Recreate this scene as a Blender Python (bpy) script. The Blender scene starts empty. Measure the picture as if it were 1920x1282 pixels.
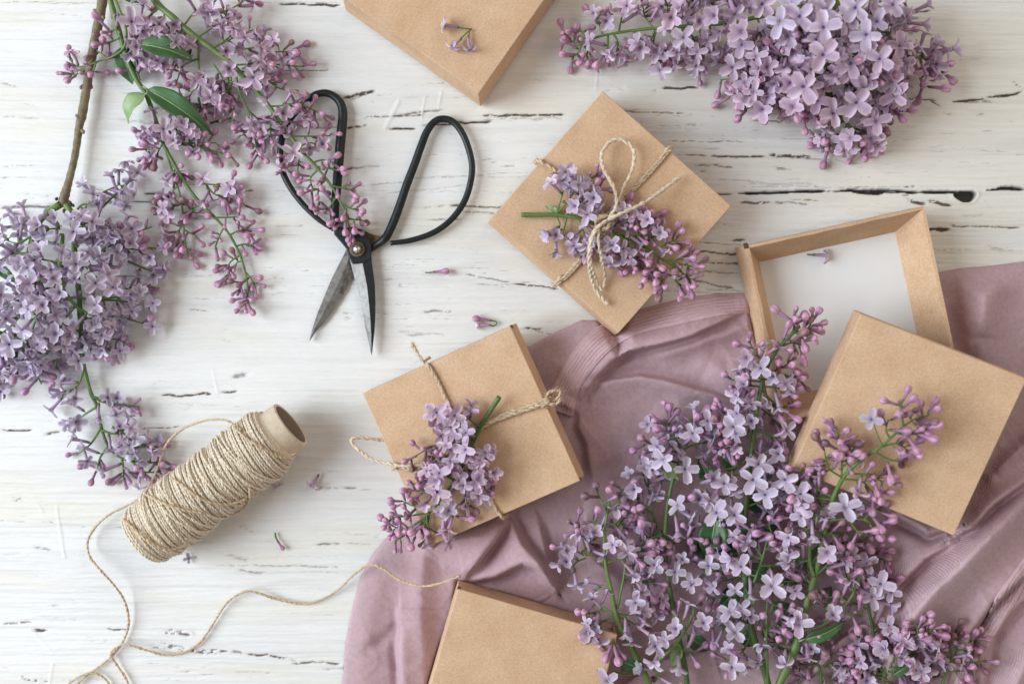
import bpy, math, random
import numpy as np
from mathutils import Vector, Matrix

# ------------------------------------------------------------------ camera, light, exposure
S = 0.0003                     # metres per photo pixel at the table's level
H = 1866.7                     # camera height in those pixels (35 mm lens)
scene = bpy.context.scene
C = scene.collection
cam_d = bpy.data.cameras.new('camera'); cam = bpy.data.objects.new('camera', cam_d); C.objects.link(cam)
cam.location = (0, 0, H * S); cam_d.lens = 35; cam_d.sensor_width = 36
cam_d.clip_start = 0.01; cam_d.clip_end = 20
cam_d.dof.use_dof = True; cam_d.dof.focus_distance = (H - 70) * S; cam_d.dof.aperture_fstop = 4.0
scene.camera = cam
world = bpy.data.worlds.new('World'); scene.world = world; world.use_nodes = True
bg = world.node_tree.nodes['Background']; bg.inputs[0].default_value = (1.0, 0.90, 0.80, 1); bg.inputs[1].default_value = 0.27


def area(name, loc, target, size, power, col):
    l = bpy.data.lights.new(name, 'AREA'); l.shape = 'RECTANGLE'; l.size = size[0]; l.size_y = size[1]
    l.energy = power; l.color = col
    o = bpy.data.objects.new(name, l); C.objects.link(o); o.location = loc
    o.rotation_euler = (Vector(target) - Vector(loc)).to_track_quat('-Z', 'Y').to_euler()
    return o


area('window_light', (-1.70, 0.03, 1.22), (0, 0, 0), (1.35, 1.5), 56, (0.85, 0.935, 1.0))
area('room_bounce', (1.2, 1.0, 1.3), (0, 0, 0), (1.5, 1.5), 9.0, (1.0, 0.88, 0.73))
scene.view_settings.view_transform = 'Standard'; scene.view_settings.look = 'None'
scene.view_settings.exposure = 0.10; scene.view_settings.gamma = 1.0
scene.cycles.max_bounces = 6; scene.cycles.use_denoising = True

rng = np.random.default_rng(7)
random.seed(7)


# ------------------------------------------------------------------ helpers
def W(px, py, z=0.0):
    """photo pixel + height above the table (in pixel units) -> world point in pixel units"""
    k = (H - z) / H
    return np.array([(px - 960) * k, -(py - 641) * k, z], float)


def WP(pts):
    return np.array([W(p[0], p[1], p[2]) for p in pts])


def unit(v):
    v = np.asarray(v, float); n = np.linalg.norm(v)
    return v / n if n > 1e-9 else np.array([0, 0, 1.0])


def spline(pts, n=8):
    """Catmull-Rom through rows of pts (any number of columns)"""
    P = np.asarray(pts, float)
    if len(P) < 3:
        t = np.linspace(0, 1, n + 1)[:, None]
        return P[0] * (1 - t) + P[-1] * t
    Q = np.vstack([2 * P[0] - P[1], P, 2 * P[-1] - P[-2]]); out = []
    for i in range(1, len(Q) - 2):
        t = np.linspace(0, 1, n, endpoint=False)[:, None]
        a, b, c, d = Q[i - 1], Q[i], Q[i + 1], Q[i + 2]
        out.append(0.5 * (2 * b + (c - a) * t + (2 * a - 5 * b + 4 * c - d) * t ** 2 + (3 * b - a - 3 * c + d) * t ** 3))
    out.append(P[-1][None, :])
    return np.vstack(out)


class MB:
    """collects shapes into one mesh (vertices in pixel units)"""
    def __init__(self):
        self.v = []; self.f = []; self.m = []; self.c = []; self.n = 0

    def add(self, v, f, m=0, c=None):
        v = np.asarray(v, float); self.v.append(v)
        self.f += [tuple(i + self.n for i in q) for q in f]
        self.m += [m] * len(f)
        self.c.append(np.tile(np.array([1, 1, 1.0]), (len(v), 1)) if c is None else np.broadcast_to(np.asarray(c, float), (len(v), 3)))
        self.n += len(v)

    def tube(self, path, rad, sides=8, m=0, c=None, caps=True, flat=1.0):
        P = np.asarray(path, float); n = len(P); rad = np.broadcast_to(np.asarray(rad, float), (n,))
        T = np.gradient(P, axis=0); T /= np.maximum(np.linalg.norm(T, axis=1), 1e-9)[:, None]
        up = np.array([0, 0, 1.0]) if abs(T[0][2]) < .9 else np.array([1.0, 0, 0])
        X = unit(np.cross(up, T[0])); V = np.zeros((n, sides, 3)); a = np.linspace(0, 2 * np.pi, sides, endpoint=False)
        for i in range(n):
            X = unit(X - T[i] * np.dot(X, T[i])); Y = np.cross(T[i], X)
            V[i] = P[i] + rad[i] * (np.cos(a)[:, None] * X + flat * np.sin(a)[:, None] * Y)
        F = []
        for i in range(n - 1):
            for j in range(sides):
                k = (j + 1) % sides
                F.append((i * sides + j, i * sides + k, (i + 1) * sides + k, (i + 1) * sides + j))
        if caps:
            F.append(tuple(range(sides - 1, -1, -1))); F.append(tuple((n - 1) * sides + j for j in range(sides)))
        if c is not None and np.ndim(c) == 2: c = np.repeat(np.asarray(c), sides, axis=0)
        self.add(V.reshape(-1, 3), F, m, c)

    def build(self, name, mats, parent=None, origin=(0, 0, 0), smooth=True, edge=None):
        V = (np.vstack(self.v) - np.asarray(origin, float)) * S
        me = bpy.data.meshes.new(name); me.from_pydata(V.tolist(), [], self.f)
        for m in (mats if isinstance(mats, (list, tuple)) else [mats]): me.materials.append(m)
        me.polygons.foreach_set('material_index', self.m)
        me.polygons.foreach_set('use_smooth', [smooth] * len(self.f))
        at = me.color_attributes.new('col', 'FLOAT_COLOR', 'POINT')
        cc = np.ones((len(V), 4)); cc[:, :3] = np.vstack(self.c); at.data.foreach_set('color', cc.ravel())
        me.update()
        o = bpy.data.objects.new(name, me); C.objects.link(o)
        if parent is not None: o.parent = parent
        else: o.location = tuple(np.asarray(origin, float) * S)
        if edge:
            b = o.modifiers.new('bevel', 'BEVEL'); b.width = edge * S; b.segments = 3; b.limit_method = 'ANGLE'; b.angle_limit = math.radians(40)
        return o


def tag(o, label=None, cat=None, group=None, kind=None):
    if label: o['label'] = label
    if cat: o['category'] = cat
    if group: o['group'] = group
    if kind: o['kind'] = kind
    return o


def thing(name, org, label, cat, group=None):
    o = bpy.data.objects.new(name, None); C.objects.link(o); o.location = tuple(np.asarray(org, float) * S)
    o.empty_display_size = 0.01
    return tag(o, label, cat, group)


# ------------------------------------------------------------------ numpy noise
def vnoise(x, y, seed=0):
    r = np.random.default_rng(seed).random((256, 256))
    xi = np.floor(x).astype(int); yi = np.floor(y).astype(int); fx = x - xi; fy = y - yi
    fx = fx * fx * (3 - 2 * fx); fy = fy * fy * (3 - 2 * fy)
    a = r[xi % 256, yi % 256]; b = r[(xi + 1) % 256, yi % 256]; c = r[xi % 256, (yi + 1) % 256]; d = r[(xi + 1) % 256, (yi + 1) % 256]
    return (a * (1 - fx) + b * fx) * (1 - fy) + (c * (1 - fx) + d * fx) * fy


def fbm(x, y, seed=0, o=4):
    s = 0; a = .5; t = 0
    for i in range(o):
        s = s + a * vnoise(x * 2 ** i + 17.3 * i, y * 2 ** i + 5.1 * i, seed + i); t += a; a *= .5
    return s / t


def sstep(a, b, x):
    t = np.clip((x - a) / (b - a), 0, 1); return t * t * (3 - 2 * t)


# ------------------------------------------------------------------ materials
def mat(name):
    m = bpy.data.materials.new(name); m.use_nodes = True; nt = m.node_tree
    return m, nt, nt.nodes['Principled BSDF']


def nd(nt, t, **k):
    n = nt.nodes.new(t)
    for a, b in k.items():
        if a in n.inputs: n.inputs[a].default_value = b
        else: setattr(n, a, b)
    return n


def coords(nt, scale):
    tc = nd(nt, 'ShaderNodeTexCoord'); mp = nd(nt, 'ShaderNodeMapping'); mp.inputs['Scale'].default_value = scale
    nt.links.new(tc.outputs['Object'], mp.inputs['Vector']); return mp


def noise(nt, mp, scale, detail=5, rough=.6):
    n = nd(nt, 'ShaderNodeTexNoise', Scale=scale, Detail=detail, Roughness=rough)
    nt.links.new(mp.outputs[0], n.inputs['Vector']); return n


def ramp(nt, src, stops):
    r = nd(nt, 'ShaderNodeValToRGB'); e = r.color_ramp.elements
    while len(e) < len(stops): e.new(.5)
    for i, (p, c) in enumerate(stops):
        e[i].position = p; e[i].color = (*c, 1)
    nt.links.new(src, r.inputs[0]); return r


def mul(nt, a, b, f=1.0):
    x = nd(nt, 'ShaderNodeMix', data_type='RGBA', blend_type='MULTIPLY'); x.inputs[0].default_value = f
    nt.links.new(a, x.inputs[6]); nt.links.new(b, x.inputs[7]); return x.outputs[2]


def bump(nt, p, h, strength, dist):
    b = nd(nt, 'ShaderNodeBump', Strength=strength, Distance=dist)
    nt.links.new(h, b.inputs['Height']); nt.links.new(b.outputs[0], p.inputs['Normal']); return b


# painted wood: vertex colour holds the paint and where it is worn through
M_wood, nt, p = mat('painted_wood')
at = nd(nt, 'ShaderNodeVertexColor', layer_name='col')
mp = coords(nt, (1, 7, 1)); n1 = noise(nt, mp, 160, 6, .7)
r1 = ramp(nt, n1.outputs[0], [(.3, (.93, .93, .93)), (.7, (1, 1, 1))])
wr = nd(nt, 'ShaderNodeVertexColor', layer_name='wear'); sp = nd(nt, 'ShaderNodeSeparateColor'); nt.links.new(wr.outputs[0], sp.inputs[0])
mp2 = coords(nt, (1, 4.5, 1)); n2 = noise(nt, mp2, 330, 5, .75); mp4 = coords(nt, (1, 1.3, 1)); n4 = noise(nt, mp4, 800, 3, .7)
base = mul(nt, at.outputs[0], r1.outputs[0])


def crisp(src, amp, lo, hi):
    a = nd(nt, 'ShaderNodeMath', operation='MULTIPLY_ADD'); nt.links.new(n2.outputs[0], a.inputs[0]); a.inputs[1].default_value = amp
    nt.links.new(src, a.inputs[2])
    b = nd(nt, 'ShaderNodeMapRange', interpolation_type='SMOOTHSTEP'); b.inputs['From Min'].default_value = lo + amp * .5; b.inputs['From Max'].default_value = hi + amp * .5
    nt.links.new(a.outputs[0], b.inputs[0]); return b.outputs[0]


def over(a, fac, col):
    x = nd(nt, 'ShaderNodeMix', data_type='RGBA'); nt.links.new(fac, x.inputs[0]); nt.links.new(a, x.inputs[6]); x.inputs[7].default_value = (*col, 1); return x.outputs[2]


base = over(base, crisp(sp.outputs[1], 1.2, .22, .80), (.34, .31, .275))
base = over(base, crisp(sp.outputs[0], .9, .05, .75), (.22, .185, .155))
base = over(base, crisp(sp.outputs[0], 1.0, .46, .95), (.055, .038, .028))
nt.links.new(base, p.inputs['Base Color'])
p.inputs['Roughness'].default_value = .5
bump(nt, p, n1.outputs[0], .45, .0005)


def kraft(name, c1, c2, rough=.75):
    m, nt, p = mat(name)
    mp = coords(nt, (1, 1, 1)); n1 = noise(nt, mp, 55, 5, .6); n2 = noise(nt, mp, 900, 4, .8)
    r = ramp(nt, n1.outputs[0], [(.3, c1), (.7, c2)])
    r2 = ramp(nt, n2.outputs[0], [(.32, (.79, .765, .74)), (.6, (1, 1, 1))])
    mp3 = coords(nt, (1, 6, 1)); n3 = noise(nt, mp3, 420, 3, .7); r3 = ramp(nt, n3.outputs[0], [(.36, (.88, .865, .85)), (.6, (1, 1, 1))])
    nt.links.new(mul(nt, mul(nt, r.outputs[0], r2.outputs[0]), r3.outputs[0]), p.inputs['Base Color'])
    p.inputs['Roughness'].default_value = rough; p.inputs['Specular IOR Level'].default_value = .25
    bump(nt, p, n2.outputs[0], .45, .0003); return m


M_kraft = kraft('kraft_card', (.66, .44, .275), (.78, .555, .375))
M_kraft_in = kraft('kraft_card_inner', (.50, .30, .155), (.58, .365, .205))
M_white, nt, p = mat('white_card'); p.inputs['Base Color'].default_value = (.82, .83, .84, 1); p.inputs['Roughness'].default_value = .8
mp = coords(nt, (1, 1, 1)); n1 = noise(nt, mp, 700, 4, .7); bump(nt, p, n1.outputs[0], .1, .0002)
M_gap_shade, nt, p = mat('card_gap_shade'); p.inputs['Base Color'].default_value = (.10, .055, .03, 1); p.inputs['Roughness'].default_value = .9  # near-black colour for the shade inside open card corners


def twine_mat(name, a, b):
    m, nt, p = mat(name); mp = coords(nt, (1, 1, 1)); n1 = noise(nt, mp, 900, 5, .7)
    r = ramp(nt, n1.outputs[0], [(.3, a), (.7, b)])
    nt.links.new(r.outputs[0], p.inputs['Base Color']); p.inputs['Roughness'].default_value = .8
    bump(nt, p, n1.outputs[0], .5, .0003); return m


M_jute = twine_mat('jute', (.40, .285, .175), (.78, .63, .45))
M_jute_pale = twine_mat('jute_pale', (.52, .40, .27), (.88, .77, .61))
M_jute_spool = twine_mat('jute_spool', (.60, .49, .35), (.95, .87, .74))
M_core, nt, p = mat('cardboard_core')
mp = coords(nt, (1, 1, 1)); n1 = noise(nt, mp, 250, 5, .7); r = ramp(nt, n1.outputs[0], [(.3, (.58, .48, .36)), (.7, (.74, .64, .50))])
nt.links.new(r.outputs[0], p.inputs['Base Color']); p.inputs['Roughness'].default_value = .85; bump(nt, p, n1.outputs[0], .2, .0003)
M_core_in, nt, p = mat('cardboard_core_inner'); p.inputs['Base Color'].default_value = (.30, .24, .18, 1); p.inputs['Roughness'].default_value = .9

# cloth
M_cloth, nt, p = mat('mauve_jersey')
mp = coords(nt, (1, 1, 1)); mp.inputs['Rotation'].default_value = (0, 0, .35)
wv = nd(nt, 'ShaderNodeTexWave', Scale=520.0, Distortion=2.5, Detail=3.0); wv.inputs['Detail Scale'].default_value = 2.0
nt.links.new(mp.outputs[0], wv.inputs['Vector'])
n1 = noise(nt, mp, 420, 4, .7); n2 = noise(nt, mp, 14, 3, .5)
r = ramp(nt, n2.outputs[0], [(.3, (.61, .425, .465)), (.7, (.69, .50, .545))])
r2 = ramp(nt, n1.outputs[0], [(.32, (.80, .79, .80)), (.62, (1, 1, 1))])
rw = ramp(nt, wv.outputs[0], [(.0, (.84, .83, .84)), (.8, (1, 1, 1))])
nt.links.new(mul(nt, mul(nt, r.outputs[0], r2.outputs[0]), rw.outputs[0]), p.inputs['Base Color'])
p.inputs['Roughness'].default_value = .95
p.inputs['Sheen Weight'].default_value = .08; p.inputs['Sheen Roughness'].default_value = .5; p.inputs['Sheen Tint'].default_value = (.9, .8, .95, 1)
bump(nt, p, mul(nt, wv.outputs[0], n1.outputs[0]), .7, .0006)
p.inputs['Specular IOR Level'].default_value = .05
M_hem, nt, p = mat('ribbed_hem'); p.inputs['Specular IOR Level'].default_value = .05; at = nd(nt, 'ShaderNodeVertexColor', layer_name='col')
mp = coords(nt, (1, 1, 1)); n1 = noise(nt, mp, 500, 4, .7); r2 = ramp(nt, n1.outputs[0], [(.3, (.86, .85, .86)), (.65, (1, 1, 1))])
nt.links.new(mul(nt, at.outputs[0], r2.outputs[0]), p.inputs['Base Color']); p.inputs['Roughness'].default_value = .95
p.inputs['Sheen Weight'].default_value = .08


def petal_mat(name, trans):
    m, nt, p = mat(name)
    at = nd(nt, 'ShaderNodeVertexColor', layer_name='col'); oi = nd(nt, 'ShaderNodeObjectInfo')
    col = mul(nt, at.outputs[0], oi.outputs['Color'])
    nt.links.new(col, p.inputs['Base Color']); p.inputs['Roughness'].default_value = .5
    p.inputs['Specular IOR Level'].default_value = .35
    if trans:
        t = nd(nt, 'ShaderNodeBsdfTranslucent'); nt.links.new(col, t.inputs[0])
        mx = nd(nt, 'ShaderNodeMixShader'); mx.inputs[0].default_value = trans
        out = nt.nodes['Material Output']
        nt.links.new(p.outputs[0], mx.inputs[1]); nt.links.new(t.outputs[0], mx.inputs[2]); nt.links.new(mx.outputs[0], out.inputs[0])
    return m


M_petal = petal_mat('lilac_petal', .22)
M_bud = petal_mat('lilac_tube', 0)


def green(name, a, b, rough=.5, sc=120):
    m, nt, p = mat(name); mp = coords(nt, (1, 1, 1)); n1 = noise(nt, mp, sc, 5, .65)
    r = ramp(nt, n1.outputs[0], [(.3, a), (.7, b)])
    nt.links.new(r.outputs[0], p.inputs['Base Color']); p.inputs['Roughness'].default_value = rough
    bump(nt, p, n1.outputs[0], .2, .0003); return m


M_stem = green('green_stem', (.085, .15, .038), (.15, .235, .065))
M_stem_dark = green('dark_green_stem', (.06, .115, .035), (.12, .20, .06))
M_twig = green('brown_twig', (.13, .10, .055), (.30, .25, .165), .8, 260)
M_leaf = green('leaf', (.040, .110, .035), (.065, .155, .055), .42, 90)
M_leaf_pale = green('pale_leaf', (.19, .30, .12), (.30, .42, .20), .5, 90)

M_black, nt, p = mat('blackened_iron')
mp = coords(nt, (1, 1, 1)); n1 = noise(nt, mp, 220, 6, .75)
r = ramp(nt, n1.outputs[0], [(.35, (.010, .013, .014)), (.62, (.018, .023, .025)), (.78, (.055, .06, .055))])
nt.links.new(r.outputs[0], p.inputs['Base Color']); p.inputs['Metallic'].default_value = .3; p.inputs['Roughness'].default_value = .42
bump(nt, p, n1.outputs[0], .2, .0003)
M_steel, nt, p = mat('worn_steel')
mp = coords(nt, (1, 1, 1)); n1 = noise(nt, mp, 110, 6, .75); n2 = noise(nt, mp, 500, 4, .7)
r = ramp(nt, n1.outputs[0], [(.36, (.10, .085, .07)), (.46, (.22, .21, .20)), (.7, (.33, .33, .32))])
r2 = ramp(nt, n2.outputs[0], [(.3, (.75, .75, .75)), (.6, (1, 1, 1))])
nt.links.new(mul(nt, r.outputs[0], r2.outputs[0]), p.inputs['Base Color']); p.inputs['Metallic'].default_value = .35; p.inputs['Roughness'].default_value = .5
M_rust, nt, p = mat('tarnished_brass')
mp = coords(nt, (1, 1, 1)); n1 = noise(nt, mp, 300, 6, .75); r = ramp(nt, n1.outputs[0], [(.35, (.05, .035, .02)), (.65, (.20, .14, .09))])
nt.links.new(r.outputs[0], p.inputs['Base Color']); p.inputs['Metallic'].default_value = .5; p.inputs['Roughness'].default_value = .5
M_pin, nt, p = mat('bright_pin'); p.inputs['Base Color'].default_value = (.62, .58, .54, 1); p.inputs['Metallic'].default_value = .8; p.inputs['Roughness'].default_value = .3


def plain(name, col, rough=.7):
    m, nt, p = mat(name); p.inputs['Base Color'].default_value = (*col, 1); p.inputs['Roughness'].default_value = rough; return m


M_bract = plain('dry_bract', (.07, .035, .02), .8)

# ------------------------------------------------------------------ table: whitewashed planks
MARKS = """430 5 520 6 3 .35|520 5 640 9 3.5 .9|0 4 300 5 1.6 .35|442 12 480 14 9 .45|640 12 700 4 2 .3|525 133 622 131 1.5 .75
0 156 32 162 4 .5|35 192 72 201 1.6 .3|0 218 75 221 3 .35|58 220 72 221 3 .7|222 172 298 176 1.8 .5|222 220 300 232 7 .35|380 231 425 226 4 .9
640 183 705 168 5 .9|650 190 700 172 4 .5|680 221 800 214 3 .7|725 218 835 206 3 .6|725 243 782 242 3.5 .9|790 236 870 229 3 .8|850 229 925 226 3.5 .85|560 237 640 238 3 .6|640 240 690 234 3.2 .9
560 318 640 312 3 .6|645 316 720 311 3 .5|540 350 640 349 3 .4|640 350 760 342 2.2 .5|760 336 1000 322 1.6 .4|640 372 900 345 1.8 .35|830 330 1010 332 1.5 .35|700 358 980 360 1.5 .3
800 412 870 410 3 .5|840 386 970 390 3.5 .7|860 395 960 402 4 .5|780 388 840 386 2.5 .4|560 386 600 387 6 .5|690 440 900 470 1.6 .2|880 300 900 302 3 .4
0 312 80 309 2 .4|0 331 18 332 2.5 .6|265 363 330 366 3.2 .95|165 356 200 356 2.5 .5|0 389 110 385 2 .7|78 367 92 370 4 .6|185 378 240 380 4 .6|455 357 482 357 2 .7|240 396 400 392 2.5 .25|395 383 440 390 10 .3|340 412 420 409 3 .4|350 430 470 412 3 .3
900 218 1000 214 4.5 .8|980 215 1062 213 3.5 .9|900 222 1060 222 5 .4|1158 208 1285 212 1.5 .85|1240 165 1312 165 4 .9|1130 168 1200 165 8 .25|1220 170 1240 170 3 .5|1410 226 1500 229 2 .7|1255 217 1310 220 6 .3
1280 288 1330 292 2 .7|1330 294 1440 294 3.5 .8|1440 290 1525 292 6 .8|1250 264 1400 265 1.4 .6|1300 310 1380 312 3 .6|1300 319 1330 321 5 .5|1340 335 1440 340 3 .35|1500 297 1560 299 3 .5|1450 314 1490 317 5 .5
1385 381 1450 378 5 .7|1450 378 1520 386 5 .55|1480 372 1540 376 2 .6|1690 366 1720 362 3 .7|1700 375 1740 380 7 .8|1740 378 1790 384 6 .8|1385 350 1700 350 1.5 .4|1400 345 1540 346 4 .3|1690 349 1720 350 3 .8
1738 434 1785 428 6.5 1|1785 424 1920 426 2 .8|1780 423 1800 423 5 .8|1720 466 1830 470 3 .3|1850 462 1905 472 7 .3|1800 405 1850 402 5 .3|1700 398 1730 395 3 .3|1860 412 1868 412 5 .6
1710 27 1750 18 3 .85|1700 34 1728 35 6 .6|1782 190 1850 184 3.5 .95|1850 184 1920 173 4 .95|1800 192 1870 191 5 .5|1690 185 1760 187 2 .8|1740 188 1768 201 3 .8|1700 203 1712 205 8 .6|1765 212 1790 216 5 .4|1783 197 1786 213 4 .6|1895 150 1920 166 8 .6|1900 87 1904 89 10 .5|1888 130 1896 131 8 .5|1815 45 1830 70 8 .35|1808 135 1812 137 4 .8|1770 94 1774 94 3 .6|1815 111 1830 110 2.5 .5|1778 86 1806 88 2 .4|1830 215 1850 214 5 .5|1860 175 1920 178 3 .3|1560 297 1600 305 2 .4|1690 290 1700 292 4 .3
1333 212 1337 213 4 .9|1328 223 1332 225 4 .7|1160 242 1320 240 3 .25|870 512 960 530 1.8 .7|960 530 1050 541 2.2 .9|800 510 870 512 1.6 .3|890 532 960 534 2 .5|1280 452 1400 458 3 .5|1290 470 1400 478 4 .7|1310 492 1400 495 4 .6|1280 508 1400 512 3 .5|1290 525 1380 540 4 .6|1220 545 1400 552 3 .4|1370 450 1400 452 4 .8|1320 540 1400 548 3 .4
790 585 852 583 4 .5|780 590 860 594 8 .18|740 620 840 626 5 .3|760 627 800 628 3 .5|640 595 660 596 3 .4|640 420 820 424 1.3 .3|980 614 1020 616 3 .8|1000 622 1040 626 3 .5|1010 606 1060 604 2 .3|920 580 1000 585 7 .15|640 570 700 580 4 .12
0 458 20 460 3 .2|350 582 395 584 1.6 .6|415 617 430 618 4 .4|410 637 445 640 3 .3|300 572 330 568 2 .3|430 564 445 573 6 .3|300 743 400 738 3.5 .9|412 737 446 732 3.5 .95|400 738 412 739 3 .6|432 708 468 697 7 .55|320 720 420 725 4 .15|300 758 440 757 2.5 .25|260 803 340 801 2 .7|0 806 62 806 3 .9|80 815 116 810 5 .7|220 800 260 803 1.8 .3|480 752 640 750 2 .15|520 735 640 745 4 .12
590 916 640 915 2 .5|640 915 672 917 3 .6|672 917 700 918 1.6 .5|440 985 480 1000 7 .3|470 1012 520 1020 5 .25|590 1022 640 1020 3 .6|640 1018 700 1022 2 .4|700 1005 712 1006 3 .6|420 1040 470 1050 7 .35|400 1060 640 1062 3 .4|440 1070 500 1075 4 .45|560 1070 640 1074 2.5 .3|420 1048 640 1040 6 .15|500 1150 640 1152 2.5 .15|480 1100 640 1105 2 .15|640 1000 720 1004 2 .3
20 938 45 940 10 .55|60 1027 100 1034 5 .5|0 1040 40 1036 3 .3|0 1168 62 1167 3 .6|60 1180 90 1180 4.5 .9|88 1164 150 1164 3 .3|195 1180 245 1181 3 .7|300 1186 370 1188 11 .6|360 1185 370 1190 9 .9|160 1200 215 1202 12 .25|280 1210 350 1218 12 .6|350 1218 430 1222 10 .7|430 1222 460 1225 6 .6|460 1227 540 1233 3.5 .8|540 1233 556 1239 3 .8|545 1243 640 1243 3.5 .7|30 1274 95 1276 9 .6|0 1250 20 1252 3 .3|100 1275 200 1275 5 .2|100 1107 300 1104 2 .15|120 1148 250 1146 2 .15|0 1215 100 1216 3 .12
600 1255 650 1253 3 .4|150 1060 170 1066 3 .2|0 560 60 558 3 .12|20 650 80 660 4 .12|560 880 640 884 2 .3|490 862 560 858 2 .2|820 705 900 700 3 .1|300 640 330 642 2 .2|170 125 260 118 4 .1|300 60 420 70 6 .08"""
CRACKS = """1230 366 1330 364 1380 362 1.4|1552 358 1800 361 2.2|1180 367 1240 366 1.0|0 390 120 386 1.3|180 380 300 378 1.2|1378 362 1440 361 1500 359 1552 358 5.5|1568 357 1620 356 1700 359 1760 360 1800 360 5|1850 356 1885 353 1925 354 6.5|1590 358 1640 361 1660 361 6"""


def build_table():
    xs = np.concatenate([np.arange(-1400, -60, 40), np.arange(-60, 1980, 2.0), np.arange(1980, 3341, 40)])
    ys = np.concatenate([np.arange(-1200, -60, 40), np.arange(-60, 1340, 2.0), np.arange(1340, 2481, 40)])
    X, Y = np.meshgrid(xs, ys)
    # slow wander of the grain
    G = Y + 10 * (fbm(X / 420, Y / 160, 3, 2) - .5) + 3 * (fbm(X / 90, Y / 40, 9, 2) - .5)
    brush = fbm(X / 160, G / 5, 11, 4)
    fine = fbm(X / 60, G / 2.3, 21, 3)
    col = np.ones(X.shape + (3,)); paint = np.array([.805, .81, .81])
    tone = 1.01 + .08 * (brush - .5) + .07 * (fine - .5) + .06 * (fbm(X / 500, Y / 150, 31, 3) - .5)
    cream = sstep(.42, .72, fbm(X / 350, G / 60, 41, 3) + .30 * sstep(900, 1900, X) * sstep(700, 200, Y) - .10 * sstep(700, 200, X))
    col = paint * tone[..., None] * (1 - cream[..., None] * np.array([.015, .04, .11]))
    # thin paint and wear following the grain
    band = fbm(X / 420, Y / 55, 51, 3)
    bias = .05 * sstep(100, 350, Y) * sstep(470, 380, Y) * sstep(450, 700, X) + .05 * sstep(1000, 1080, Y) - .03 * sstep(420, 600, Y) * sstep(1000, 900, Y)
    st = np.abs(fbm(X / 210, G / 4.2, 61, 4) - .5)
    th = .007 + .055 * np.clip(band + bias - .53, 0, 1)
    br = sstep(.40, .62, fbm(X / 38, G / 3, 71, 4))
    gate = sstep(.52, .66, band + bias)
    wear = sstep(th * 1.6, th * .3, st) * gate * (.15 + .85 * br) * .34
    # broad grey washes where the paint is thin
    wash = sstep(.54, .78, fbm(X / 260, G / 12, 81, 5)) * .18
    h = 2.6 * (brush - .5) + 1.5 * (fine - .5) - 1.5 * wear
    dark = np.zeros(X.shape)

    def local(x0, y0, x1, y1, pad):
        ix = np.searchsorted(xs, [min(x0, x1) - pad, max(x0, x1) + pad]); iy = np.searchsorted(ys, [min(y0, y1) - pad, max(y0, y1) + pad])
        return slice(iy[0], iy[1]), slice(ix[0], ix[1])
    k = 100
    for row in MARKS.replace('\n', '|').split('|'):
        x0, y0, x1, y1, w, s = map(float, row.split()); k += 1
        sl = local(x0, y0, x1, y1, 14 + w)
        x = X[sl]; y = Y[sl]
        t = np.clip((x - x0) / (x1 - x0 + 1e-6), 0, 1)
        wob = (fbm(x / 24, y * 0 + k, k, 3) - .5) * (3 + w * .9)
        d = np.abs(y - (y0 + (y1 - y0) * t) - wob)
        ends = sstep(x0 - 4, x0 + 12, x) * sstep(x1 + 4, x1 - 12, x)
        wl = w * (.30 + 1.2 * fbm(x / 13, y * 0 + 3.3, k + 7, 3)) * .66
        brk = sstep(.24, .46, fbm(x / 7, y / 2.2, k + 3, 3) + .16 * (s - .5))
        m = sstep(wl + 1.0, wl * .45, d) * ends * brk * s
        if w >= 8:   # chipped patch: many small specks
            m = sstep(w * .62, w * .3, d) * ends * sstep(.50, .60, fbm(x / 6, y / 3, k + 5, 3)) * s
        dark[sl] = np.maximum(dark[sl], m)
        soft = sstep(w * 2.2, 0, d) * ends * s * .14
        wash[sl] = np.maximum(wash[sl], soft)
    deep = np.zeros(X.shape)
    for row in CRACKS.split('|'):
        a = list(map(float, row.split())); w = a[-1]; pts = np.array(a[:-1]).reshape(-1, 2); k += 1
        sl = local(pts[0, 0], pts[:, 1].min(), pts[-1, 0], pts[:, 1].max(), 14)
        x = X[sl]; y = Y[sl]; yc = np.interp(x, pts[:, 0], pts[:, 1]) + (fbm(x / 30, y * 0 + k, k, 3) - .5) * 4
        wl = w * (.22 + .85 * fbm(x / 16, y * 0, k + 3, 3)) * .72 * sstep(pts[0, 0], pts[0, 0] + 30, x) * (1 - .7 * sstep(pts[-1, 0] - 12, pts[-1, 0], x))
        m = sstep(wl + .9, wl * .6, np.abs(y - yc)) * (x > pts[0, 0]) * (x < pts[-1, 0])
        deep[sl] = np.maximum(deep[sl], m)
    # knot hole: a rounded pocket hanging from the crack
    sl = local(1780, 340, 1850, 395, 10); x = X[sl]; y = Y[sl]
    ex = (x - 1812) / 21; ey = (y - 367) / 11.5
    q = np.sqrt(ex ** 2 + ey ** 2) + .10 * np.sin(3 * np.arctan2(ey, ex) + .6) + .5 * np.clip(-(y - 357) / 14.0, 0, 1)
    hole = sstep(1.04, .93, q); rim = sstep(1.5, 1.08, q) * (1 - hole)
    deep[sl] = np.maximum(deep[sl], hole)
    h[sl] = h[sl] + rim * 1.5
    # fine plank joints near the top edge and others
    for y0 in (4.0, 641 * 3.2):
        d = np.abs(Y - y0); dark = np.maximum(dark, sstep(1.6, .4, d) * .3 * sstep(.3, .6, fbm(X / 60, Y * 0, 91, 2)))
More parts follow.
